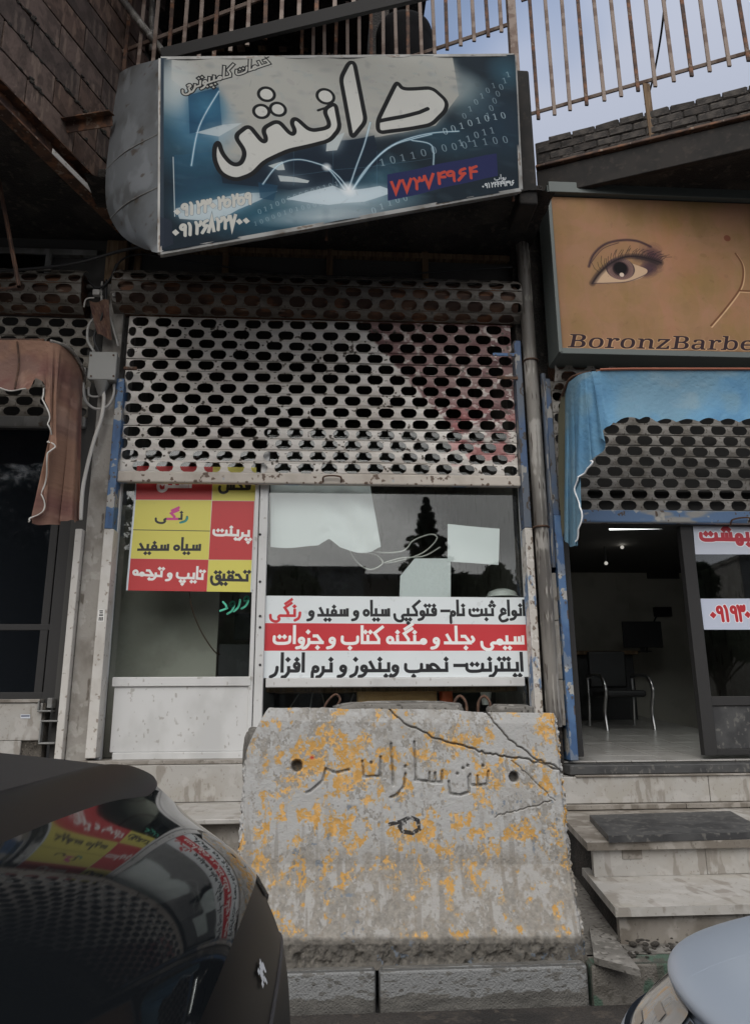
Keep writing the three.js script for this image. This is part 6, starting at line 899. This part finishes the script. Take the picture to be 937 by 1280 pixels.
{
  const cols = [[104, 474, 0.1, 99, 650, 0.12], [103, 466, 0.2, 95, 651, 0.24], [99, 455, 0.32, 88, 652, 0.38], [93, 445, 0.43, 70, 653, 0.5], [87, 438, 0.51, 45, 655, 0.62], [80, 433, 0.58, 52, 615, 0.66], [75, 430, 0.62, 64, 562, 0.7], [69, 428, 0.65, 61, 545, 0.73], [62, 427, 0.67, 59, 515, 0.75], [54, 426, 0.68, 45, 474, 0.76], [46, 425.5, 0.69, 38, 484, 0.77], [34, 425, 0.7, 30, 489, 0.78], [18, 425, 0.7, 14, 486, 0.79]];
  for (let k = 0; k < 12; k++) cols.push([0 - k * 24, 425, 0.7, -4 - k * 24, 486, 0.80]);
  const fold = (s, d) => { const k = s * (cols.length - 1), side = ss(9.5, 6, k), v = V3(0, 0, 0); v.z = side * d * (0.045 * Math.sin(k * 3.3 + 1) + 0.02 * Math.sin(k * 8)) + (1 - side) * (0.014 * Math.sin(k * 1.7 + d * 3) * d - 0.04 * Math.sin(d * Math.PI)); v.x = side * d * 0.02 * Math.sin(k * 4.4); if (k > 4 && k < 9) v.x += d * d * d * 0.035 * Math.abs(Math.sin(k * Math.PI * 1.2)); if (k > 9) v.y = 0.016 * d * d * d * Math.sin(k * 3); v.y += (fbm(s * 30 + 9, d * 4, 3) - 0.5) * 0.016 * d; return v; };
  const t = thing('brown_awning', 'faded reddish brown cloth awning drooping over the left shop', 'awning');
  const c = cloth(cols, 220, 36, fold); part('cloth', c.geo, mats.brownCloth, t);
  const hem = []; for (let i = 0; i <= 70; i++) { const s = lerp(4.0, 8.6, i / 70) / (cols.length - 1); hem.push(c.bot.getPoint(s).add(fold(s, 1)).add(V3(-0.012, 0, 0.006))); } part('hem', tube(hem, 0.006, 140, 6), mats.cableWhite, t);
  const hem2 = []; for (let i = 0; i <= 40; i++) { const s = lerp(10.6, cols.length - 1, i / 40) / (cols.length - 1); hem2.push(c.bot.getPoint(s).add(fold(s, 1)).add(V3(0, 0, 0.006))); } part('hem', tube(hem2, 0.006, 80, 6), mats.cableWhite, t);
  part('front_rod', bar(P(56, 425.5, 0.67), P(-300, 424, 0.69), 0.024, 0.024), mats.rust, t);
  const st = P(90, 452, 0.42); part('seam', tube([P(22, 427, 0.72), P(24, 455, 0.75), P(19, 486, 0.82)], 0.008, 20, 6), mats.rust, t);
  part('side_rod', tube([P(106, 480, 0.02), P(104, 462, 0.25), P(84, 434, 0.56), P(62, 426, 0.67)], 0.016, 30, 8), mats.pipe, t);
}
{ // rusty stay hanging from the soffit over the left shop
  const a = P(-6, 200, 0.72), b = P(24, 358, 0.72); const t = solo('steel_stay', [tube([a, a.clone().lerp(b, 0.5), b], 0.018, 8, 8), tube([b, P(10, 361, 0.5), P(-20, 362, 0.2)], 0.016, 8, 8)], mats.rust, 'thin rusty stay rod hanging down at the upper left', 'rod');
}
// ------------------------------------------------------------------ junction box and the tangle of wires between the shutters
{
  const q = rect(111, 440, 145, 474, 0.12), t = thing('junction_box', 'grey electrical junction box at the upper left guide rail', 'junction box');
  part('box_body', bx(q.x0, q.x1, q.y0, q.y1, 0.0, 0.09, 0.014), mats.plasticGrey, t); part('box_lid', bx(q.x0 - 0.006, q.x1 + 0.006, q.y0 - 0.006, q.y1 + 0.006, 0.091, 0.12, 0.014), mats.plasticGrey, t);
  const f = P(128, 474, 0.06), fg = new THREE.CylinderGeometry(0.085, 0.025, 0.13, 4); fg.rotateY(Math.PI / 4); fg.translate(f.x, q.y0 - 0.072, 0.06); part('cable_funnel', fg, mats.plasticGrey, t);
  const marks = []; for (const [u, v] of [[114, 444], [142, 444], [114, 470], [142, 470]]) { const p = P(u, v, 0.123), g = new THREE.CylinderGeometry(0.009, 0.009, 0.006, 10); g.rotateX(Math.PI / 2); g.translate(p.x, p.y, 0.122); marks.push(g); } part('screw', marks, mats.rust, t);
  const W = (pts, r, m, label) => solo('cable', tube(pts.map(([u, v, z]) => P(u, v, z)), r, pts.length * 12, 8), m, label, 'cable');
  W([[129, 486, 0.06], [130, 500, 0.07], [127, 522, 0.08], [118, 550, 0.08], [110, 580, 0.07], [104, 610, 0.07], [101, 650, 0.07]], 0.017, mats.cableWhite, 'thick white cable running down from the junction box');
  W([[106, 460, 0.05], [105, 485, 0.06], [108, 502, 0.07], [120, 511, 0.07], [134, 508, 0.07], [142, 494, 0.06], [143, 480, 0.05]], 0.012, mats.cableGrey, 'large grey cable loop under the junction box');
  W([[111, 484, 0.05], [112, 494, 0.06], [120, 496, 0.06], [128, 494, 0.06]], 0.010, mats.cableGrey, 'small grey cable loop beside the junction box funnel');
  W([[118, 440, 0.06], [110, 425, 0.06], [112, 405, 0.05], [124, 392, 0.05], [128, 370, 0.04]], 0.012, mats.cableGrey, 'grey cable bowing left above the junction box');
  W([[124, 440, 0.06], [118, 422, 0.08], [126, 400, 0.08], [132, 380, 0.06], [133, 350, 0.05]], 0.011, mats.cable, 'black cable entering the junction box from above');
  W([[148, 432, 0.05], [140, 405, 0.08], [133, 385, 0.1], [127, 372, 0.06], [128, 352, 0.05]], 0.009, mats.cableGrey, 'thin grey cable rising right of the junction box');
  W([[-40, 340, 0.16], [40, 336, 0.2], [100, 328, 0.2], [150, 314, 0.18], [190, 306, 0.2]], 0.014, mats.cable, 'black cable sagging across the transom to the signboard');
  W([[128, 362, 0.06], [140, 345, 0.09], [152, 325, 0.1], [175, 318, 0.1], [230, 326, 0.06], [400, 345, 0.02], [640, 334, 0.02]], 0.009, mats.cable, 'thin black cable running above the copy shop shutter');
  W([[110, 350, 0.05], [122, 360, 0.07], [136, 352, 0.07], [146, 330, 0.06]], 0.012, mats.cable, 'short black cable looped at the wooden post');
  W([[105, 384, 0.06], [108, 374, 0.08], [118, 372, 0.08]], 0.007, mats.cableWhite, 'short white wire end left of the cable tangle');
  W([[620, 228, 0.92], [640, 238, 0.7], [668, 248, 0.4]], 0.008, mats.cable, 'thin wire at the lower right corner of the blue signboard');
  W([[832, -14, 0.4], [826, 40, 0.1], [815, 100, -0.6], [806, 130, -1.2]], 0.012, mats.cable, 'thin cable rising into the sky behind the railing');
  const rag = grid(8, 14, (s, k) => { const u = lerp(lerp(112, 122, 1 - k), lerp(137, 140, 1 - k), s), v = lerp(376, 424, 1 - k) + (1 - s) * -6 * (1 - k); const p = P(u, v, 0.10); p.z += 0.03 * Math.sin(s * 6 + k * 3); return p; }); solo('hanging_rag', rag, M({ tex: T.brownCloth, metres: 0.5, color: rgb(0.6, 0.6, 0.6), side: THREE.DoubleSide, roughness: 0.95 }), 'stiff brown rag caught in the cables above the junction box', 'rag');
  const k1 = P(121, 366, 0.07), k2 = P(146, 369, 0.06); for (const [k, l] of [[k1, 'left'], [k2, 'right']]) solo('wire_connector', bx(k.x - 0.035, k.x + 0.035, k.y - 0.03, k.y + 0.03, 0.04, 0.09, 0.012), mats.cableGrey, 'pale connector block at the ' + l + ' end of the cable tangle', 'connector');
}

// ------------------------------------------------------------------ cars: skins swept along a measured centre line
function carSkin(st, zc, wrap = 0, mid = (st.length - 1) / 2) { // st: [x, y, half width, bow, crown]
  const n = st.length, cv = [0, 1, 2, 3, 4].map((k) => st.map((q) => q[k]));
  const cr = (a, i, t) => { const p = (j) => a[Math.max(0, Math.min(n - 1, j))]; const p0 = p(i - 1), p1 = p(i), p2 = p(i + 1), p3 = p(i + 2); return 0.5 * (2 * p1 + (p2 - p0) * t + (2 * p0 - 5 * p1 + 4 * p2 - p3) * t * t + (3 * p1 - p0 - 3 * p2 + p3) * t * t * t); };
  const at = (s) => { const i = Math.min(n - 2, Math.max(0, Math.floor(s))), t = s - i; return cv.map((a) => cr(a, i, t)); };
  const dir = st[n - 1][0] > st[0][0] ? 1 : -1;
  // s along the centre line, t across from -1 (kerb side) to 1 (street side); o lifts off the surface
  const raw = (s, t) => { const [x, y, w, b, c] = at(s), sgn = ss(mid - 1.5, mid + 1.5, s) * 2 - 1; if (wrap) { const th = Math.min(1, Math.abs(t)) * Math.PI / 2; return V3(x - dir * sgn * b * (1 - Math.pow(Math.max(0, Math.cos(th)), wrap)), y - c * Math.pow(Math.abs(t), 2.3), zc + w * Math.sign(t) * Math.pow(Math.max(0, Math.sin(th)), wrap)); } return V3(x - dir * sgn * b * Math.pow(Math.abs(t), 2.3), y - c * Math.pow(Math.abs(t), 2.3), zc + w * t); };
  const pt = (s, t, o = 0) => { const p = raw(s, t); if (!o) return p; const e = 0.01, a = raw(s + e, t).sub(raw(s - e, t)), b = raw(s, t + e).sub(raw(s, t - e)), nn = b.cross(a).normalize().multiplyScalar(dir > 0 ? 1 : -1); return p.addScaledVector(nn, o); };
  const patch = (s0, s1, t0, t1, o = 0, ns = 24, nt = 24, edge) => { const g = grid(nt, ns, (i, j) => { let s = lerp(s0, s1, j), t = lerp(t0, t1, i); if (edge) [s, t] = edge(i, j, s, t); return pt(s, t, o); }, (i, j, p) => [p.x, p.z]); if (dir > 0) { g.setIndex([...g.index.array].reverse()); g.computeVertexNormals(); } return g; };
  return { at, pt, patch, n, dir };
}
// flank from the skin's edge down to the sill, bulging to the widest point
function flank(sk, t, wide, zc, sill, s0, s1) {
  const g = grid(160, 26, (i, j) => { const s = lerp(s0, s1, i), e = sk.pt(s, t), y = lerp(e.y, Math.min(e.y, sill), j), we = Math.abs(e.z - zc), h = e.y > 0.74 ? (e.y - y) / (e.y - 0.62) : 1, k = Math.min(1, Math.max(0, h)), under = ss(0.45, 0.15, y) * 0.05; const w = lerp(we, Math.max(we, wide), sm(Math.min(1, e.y > 0.74 ? k : j * 3))) - under; return V3(e.x, y, zc + t * w); }, (i, j, p) => [p.x, p.y]);
  if ((t > 0) !== (sk.dir > 0)) { g.setIndex([...g.index.array].reverse()); g.computeVertexNormals(); } return g;
}
function wheel(x, z, r, parent, side) {
  const w = new THREE.Group(); w.name = 'wheel'; parent.add(w);
  const ty = new THREE.TorusGeometry(r * 0.78, r * 0.24, 12, 36); ty.scale(1, 1, 1.3); ty.translate(x, r * 1.0, z); part('tyre', ty, mats.black, w);
  const rim = new THREE.CylinderGeometry(r * 0.6, r * 0.6, 0.1, 28); rim.rotateX(Math.PI / 2); rim.translate(x, r, z); part('rim', rim, mats.greyMetal, w);
}
{ // black hatchback, tail towards the right, roof and rear glass nearest the viewer
  const zc = 5.6, st = [[-3.6, 0.2, 0.62, 0.22, 0], [-3.66, 0.42, 0.62, 0.24, 0.02], [-3.55, 0.66, 0.62, 0.22, 0.04], [-3.1, 0.82, 0.63, 0.12, 0.05], [-2.6, 0.93, 0.64, 0.10, 0.06], [-2.2, 1.12, 0.64, 0.08, 0.06], [-1.75, 1.29, 0.65, 0.06, 0.03], [-1.2, 1.325, 0.66, 0.04, 0.015], [-0.78, 1.302, 0.66, 0.02, 0.006], [-0.39, 1.254, 0.66, 0.008, 0.0], [-0.335, 1.236, 0.66, 0.008, 0.0], [-0.20, 1.204, 0.66, 0.045, 0.058], [-0.105, 1.156, 0.66, 0.055, 0.102], [-0.06, 1.082, 0.67, 0.045, 0.108], [-0.04, 0.99, 0.68, 0.035, 0.10], [-0.03, 0.82, 0.69, 0.05, 0.04], [-0.01, 0.5, 0.69, 0.08, 0.01], [-0.05, 0.18, 0.68, 0.10, 0]];
  const sk = carSkin(st, zc, 0, 5), t = thing('black_car', 'black hatchback parked at lower left, rear window reflecting the shop', 'car');
  const paint = M({ tex: layered([9, 9, 10], [[[17, 16, 16], 4, 4, 4, 0.5, 0.75, 0.5]]), metres: 1.2, roughness: 0.4, ior: 1.3, specularIntensity: 0.3 }), gloss = M({ color: rgb(0.012, 0.012, 0.013), roughness: 0.42, ior: 1.3, specularIntensity: 0.3 }), glassM = M({ color: rgb(0.006, 0.007, 0.008), roughness: 0.04, ior: 1.25, specularIntensity: 0.3 });
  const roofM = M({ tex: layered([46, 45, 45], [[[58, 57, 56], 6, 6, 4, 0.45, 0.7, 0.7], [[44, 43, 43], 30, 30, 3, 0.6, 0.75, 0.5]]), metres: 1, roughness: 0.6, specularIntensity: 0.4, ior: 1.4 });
  part('body', [sk.patch(0, 9.02, -1, 1, 0, 150, 36), sk.patch(9.0, 17, -1, 1, 0, 130, 36), flank(sk, -1, 0.72, zc, 0.2, 0, 17), flank(sk, 1, 0.72, zc, 0.2, 0, 17)], paint, t);
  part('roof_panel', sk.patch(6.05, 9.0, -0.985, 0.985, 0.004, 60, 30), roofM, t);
  part('windscreen', sk.patch(4.15, 5.95, -0.94, 0.94, 0.005, 20, 24), glassM, t);
  part('rear_window', sk.patch(10.05, 12.25, -0.97, 0.97, 0.006, 60, 60, (i, j, s, tt) => [s - 0.28 * Math.pow(Math.abs(i * 2 - 1), 4) * j, tt]), glassM, t);
  { // spoiler lip carried across the top of the tailgate
    const g = grid(40, 14, (i, j) => { const tt = lerp(-0.99, 0.99, i), a = j / 1 * Math.PI * 2, c = sk.pt(9.62, tt, 0.004); const e = 1 - Math.pow(Math.abs(i * 2 - 1), 10) * 0.5; return V3(c.x + 0.055 * Math.cos(a) * e, c.y + (0.010 * Math.sin(a) - 0.022 * Math.cos(a)) * e, c.z); }, (i, j, p) => [p.x, p.z]); g.setIndex([...g.index.array].reverse()); g.computeVertexNormals(); part('spoiler', g, gloss, t);
  }
  const sideW = (tt) => { const g = grid(60, 8, (i, j) => { const s = lerp(5.1, 9.6, i), e = sk.pt(s, tt), y = lerp(e.y - 0.03, 0.92, j), k = sm(Math.min(1, Math.max(0, (e.y - y) / (e.y - 0.62)))), w = lerp(Math.abs(e.z - zc), 0.72, k); return V3(lerp(e.x, e.x, j), y, zc + tt * (w + 0.004)); }); if (tt > 0) { g.setIndex([...g.index.array].reverse()); g.computeVertexNormals(); } return g; };
  part('side_window', sideW(1), glassM, t); part('side_window', sideW(-1), glassM, t);
  const lamp = M({ color: rgb(0.012, 0.006, 0.006), roughness: 0.15, ior: 1.45, specularIntensity: 0.5 });
  for (const q of [-1, 1]) part('taillight', sk.patch(11.95, 12.8, q * 0.93, q * 0.48, 0.006, 16, 16, (i, j, s, tt) => [lerp(12.5, s, 1 - 0.75 * i), tt]), lamp, t);
  { const g1 = [], g2 = []; for (let i = 0; i <= 30; i++) { g1.push(sk.pt(lerp(12.25, 14.6, i / 30), -0.955 + 0.02 * (i / 30), 0.0)); g2.push(sk.pt(13.35, lerp(-0.95, 0.95, i / 30), 0)); } part('shut_line', tube(g1, 0.0035, 60, 6), mats.black, t); part('shut_line', tube(g2, 0.003, 60, 6), mats.black, t); }
  part('bumper_strip', sk.patch(15.3, 15.7, -0.98, 0.98, 0.012, 6, 40), mats.black, t);
  const r = rng(17), sc = []; for (let i = 0; i < 18; i++) { const s = 12.72 + 0.28 * r() * r() + 0.04, q = -0.035 + 0.07 * r(); sc.push(sk.patch(s, s + 0.05 + 0.06 * r(), q, q + 0.008 + 0.012 * r(), 0.0025, 1, 1)); } part('scrape', sc, M({ color: rgb(0.5, 0.5, 0.5), roughness: 0.8 }), t, 'pale scrape in the paint of the rear corner');
  for (const [x, z] of [[-2.95, zc - 0.58], [-2.95, zc + 0.58], [-0.6, zc - 0.58], [-0.6, zc + 0.58]]) wheel(x, z, 0.26, t);
}
{ // pale blue-grey car at lower right, nose towards the left
  const zc = 5.1, st = [[0.63, 0.2, 0.86, 0.6, 0], [0.585, 0.40, 0.88, 0.66, 0.005], [0.575, 0.58, 0.88, 0.70, 0.005], [0.60, 0.66, 0.87, 0.76, 0.008], [0.625, 0.755, 0.85, 0.86, 0.012], [0.66, 0.812, 0.84, 0.88, 0.02], [1.1, 0.872, 0.82, 0.50, 0.04], [1.8, 0.945, 0.80, 0.12, 0.05], [2.25, 1.12, 0.72, 0.08, 0.06], [2.65, 1.27, 0.66, 0.06, 0.05], [3.4, 1.3, 0.66, 0.05, 0.05], [4.0, 1.2, 0.66, 0.08, 0.05], [4.4, 0.96, 0.74, 0.2, 0.05], [4.75, 0.88, 0.78, 0.3, 0.05], [4.85, 0.5, 0.80, 0.3, 0.02], [4.8, 0.18, 0.80, 0.3, 0]].map((q, i) => [q[0] + (i < 4 ? 0.035 : 0.095), ...q.slice(1)]);
  const sk = carSkin(st, zc, 0.72), t = thing('silver_car', 'pale silver-blue car nose with a headlight at the lower right corner', 'car');
  const paint = M({ color: rgb(0.27, 0.31, 0.37), roughness: 0.42, metalness: 0.1, clearcoat: 0.3, clearcoatRoughness: 0.2 }), glassM = M({ color: rgb(0.006, 0.007, 0.008), roughness: 0.02, ior: 1.6, clearcoat: 1 });
  part('body', [sk.patch(0, 4.0, -1, 1, -0.004, 70, 80), sk.patch(4.0, 15, -1, 1, -0.012, 130, 80), flank(sk, -1, 0.80, zc, 0.2, 0, 15), flank(sk, 1, 0.80, zc, 0.2, 0, 15)], paint, t);
  part('bonnet', sk.patch(4.35, 7.2, -0.97, 0.97, 0.005, 70, 90, (i, j, s, tt) => [s + 0.5 * Math.pow(Math.abs(i * 2 - 1), 8) * (1 - j), tt]), paint, t);
  part('bumper', sk.patch(0.2, 2.85, -1.0, 1.0, 0.015, 30, 80), paint, t);
  part('windscreen', sk.patch(7.2, 8.9, -0.94, 0.94, 0.003, 20, 24), glassM, t);
  for (const q of [-1, 1]) { const hl = part('headlight', sk.patch(2.92, 4.28, q * 0.93, q * 0.14, 0.005, 18, 40), M({ color: rgb(0.2, 0.195, 0.19), roughness: 0.12, clearcoat: 1 }), t); for (const [a, t0, t1] of [[3.15, 0.26, 0.33], [3.55, 0.20, 0.26], [3.2, 0.5, 0.6]]) part('reflector', sk.patch(a, a + 0.16, q * t1, q * t0, 0.0075, 2, 4), mats.chrome, hl); }
  { const cr = []; for (let i = 0; i <= 24; i++) cr.push(sk.pt(lerp(4.75, 7.0, i / 24), lerp(-0.16, -0.36, i / 24), -0.004 + 0.0 * i)); part('bonnet_crease', tube(cr, 0.0095, 60, 8), paint, t); }
  part('grille', sk.patch(2.95, 4.0, -0.125, 0.125, 0.006, 10, 20), mats.black, t);
  for (const [x, z] of [[1.35, zc - 0.66], [1.35, zc + 0.66], [4.0, zc - 0.66], [4.0, zc + 0.66]]) wheel(x, z, 0.26, t);
}

// ------------------------------------------------------------------ across the street, seen only mirrored in the glass
function leafCrown(seed, blobs, n, size) {
  const r = rng(seed), pos = [], push = (a) => pos.push(a.x, a.y, a.z);
  for (let i = 0; i < n; i++) { const b = blobs[(r() * blobs.length) | 0]; const d = V3(r() * 2 - 1, r() * 2 - 1, r() * 2 - 1); if (d.length() > 1) { i--; continue; } const L = Math.pow(d.length(), 0.4); d.normalize().multiplyScalar(L); const c = V3(b[0] + d.x * b[3], b[1] + d.y * b[4], b[2] + d.z * b[3]), a = V3(r() - 0.5, r() - 0.5, r() - 0.5).normalize().multiplyScalar(size * (0.6 + 0.8 * r())), q = V3(r() - 0.5, r() - 0.5, r() - 0.5).cross(a).normalize().multiplyScalar(size * 0.4); push(c.clone().add(a)); push(c.clone().add(q)); push(c.clone().sub(a)); push(c.clone().add(a)); push(c.clone().sub(a)); push(c.clone().sub(q)); }
  const g = new THREE.BufferGeometry(); g.setAttribute('position', new THREE.Float32BufferAttribute(pos, 3)); g.computeVertexNormals(); return uvm(g);
}
{
  const tree = (name, label, x, z, h, blobs, n, size, mat, seed) => { const t = thing(name, label, 'tree', null, V3(x, 0, z)); const tr = new THREE.CylinderGeometry(h * 0.012 + 0.03, h * 0.022 + 0.05, h * 0.75, 10); tr.translate(0, h * 0.375, 0); const lim = []; const r = rng(seed + 4); for (const b of blobs) lim.push(tube([V3(0, Math.max(0.6, b[1] * 0.55), 0), V3(b[0] * 0.5, b[1] * 0.8, b[2] * 0.5), V3(b[0], b[1], b[2])], 0.05, 6, 5)); part('trunk', [tr, ...lim], mats.bark, t); part('crown', leafCrown(seed, blobs, n, size), mat, t); return t; };
  const ZS = 30, mir = (u, v) => { const r = ray(u, v), k = (EYE.z + ZS) / -r.z; return [r.x * k, EYE.y + r.y * k]; };
  { const [x, h] = mir(533, 624), bl = []; for (let k = 0; k < 26; k++) { const y = h * (0.20 + 0.80 * k / 25), w = (1 - k / 25) * h * 0.27 * (0.75 + 0.5 * Math.abs(Math.sin(k * 2.1))) + 0.06; for (let a = 0; a < 6; a++) { const q = 0.45 + 0.5 * Math.abs(Math.sin(a * 5.3 + k * 2.7)); bl.push([Math.cos(a * 1.05 + k) * w * q, y - w * 0.22 * q, Math.sin(a * 1.05 + k) * w * q, w * 0.30 + 0.05, 0.10 + 0.03 * w]); } } tree('conifer_tree', 'tall dark conifer across the street mirrored in the shop window', x, ZS, h, bl, 16000, 0.13, mats.needle, 3); }
  const broad = (u, v, label, seed, spread2 = 1, dz = 0) => { const [x, h] = mir(u, v), r = rng(seed), bl = []; for (let k = 0; k < 24; k++) { const a = r() * 6.28, q = r() * h * 0.30 * spread2, v = 0.10 * (0.6 + 0.7 * r()); bl.push([Math.cos(a) * q, h * (0.42 + (0.55 - v) * r()), Math.sin(a) * q, h * v * spread2, h * v * 0.85]); } tree('street_tree', label, x, ZS + dz, h, bl, 13000, 0.2, mats.leaf, seed); };
  broad(365, 690, 'loose broadleaf tree across the street, left of the conifer', 12); broad(618, 684, 'broadleaf tree across the street, right of the conifer', 13, 0.8); broad(884, 690, 'bushy tree across the street facing the barber window', 14, 0.8); broad(60, 560, 'big dark tree across the street facing the left shop', 15, 1.5); broad(-60, 600, 'second dark tree across the street at the far left', 16, 1.5); broad(190, 700, 'small tree across the street facing the price board', 17, 0.9);
  const house = (u0, u1, v, label, m, z = ZS + 5) => { const a = mir(u0, v), b = mir(u1, v), k = (EYE.z + z) / (EYE.z + ZS), x0 = a[0] * k, x1 = b[0] * k, h = EYE.y + (a[1] - EYE.y) * k; const t = thing('street_house', label, 'building'); part('wall', bx(x0, x1, 0, h, z, z + 8, 0), m, t); part('parapet', bx(x0 - 0.1, x1 + 0.1, h, h + 0.25, z - 0.1, z + 8.1, 0), mats.concrete, t); const nx = Math.max(1, Math.floor((x1 - x0) / 2.6)); for (let i = 0; i < nx; i++) for (let j = 0; j < Math.floor(h / 3); j++) { const x = x0 + (i + 0.5) * (x1 - x0) / nx, y = 1 + j * 3; part('window', bx(x - 0.6, x + 0.6, y, y + 1.4, z - 0.03, z - 0.001, 0), mats.black, t); } };
  house(300, 455, 712, 'low grey house across the street behind the loose tree', mats.plaster); house(455, 640, 722, 'lower brown house across the street behind the conifer', mats.clay); house(640, 860, 735, 'flat house across the street facing the barber', mats.plaster); house(-160, 290, 690, 'long house across the street facing the left shop', mats.clay); house(926, 1300, 698, 'taller house across the street at the right', mats.plaster);
}

scene.fog = null;
renderer.render(scene, camera);
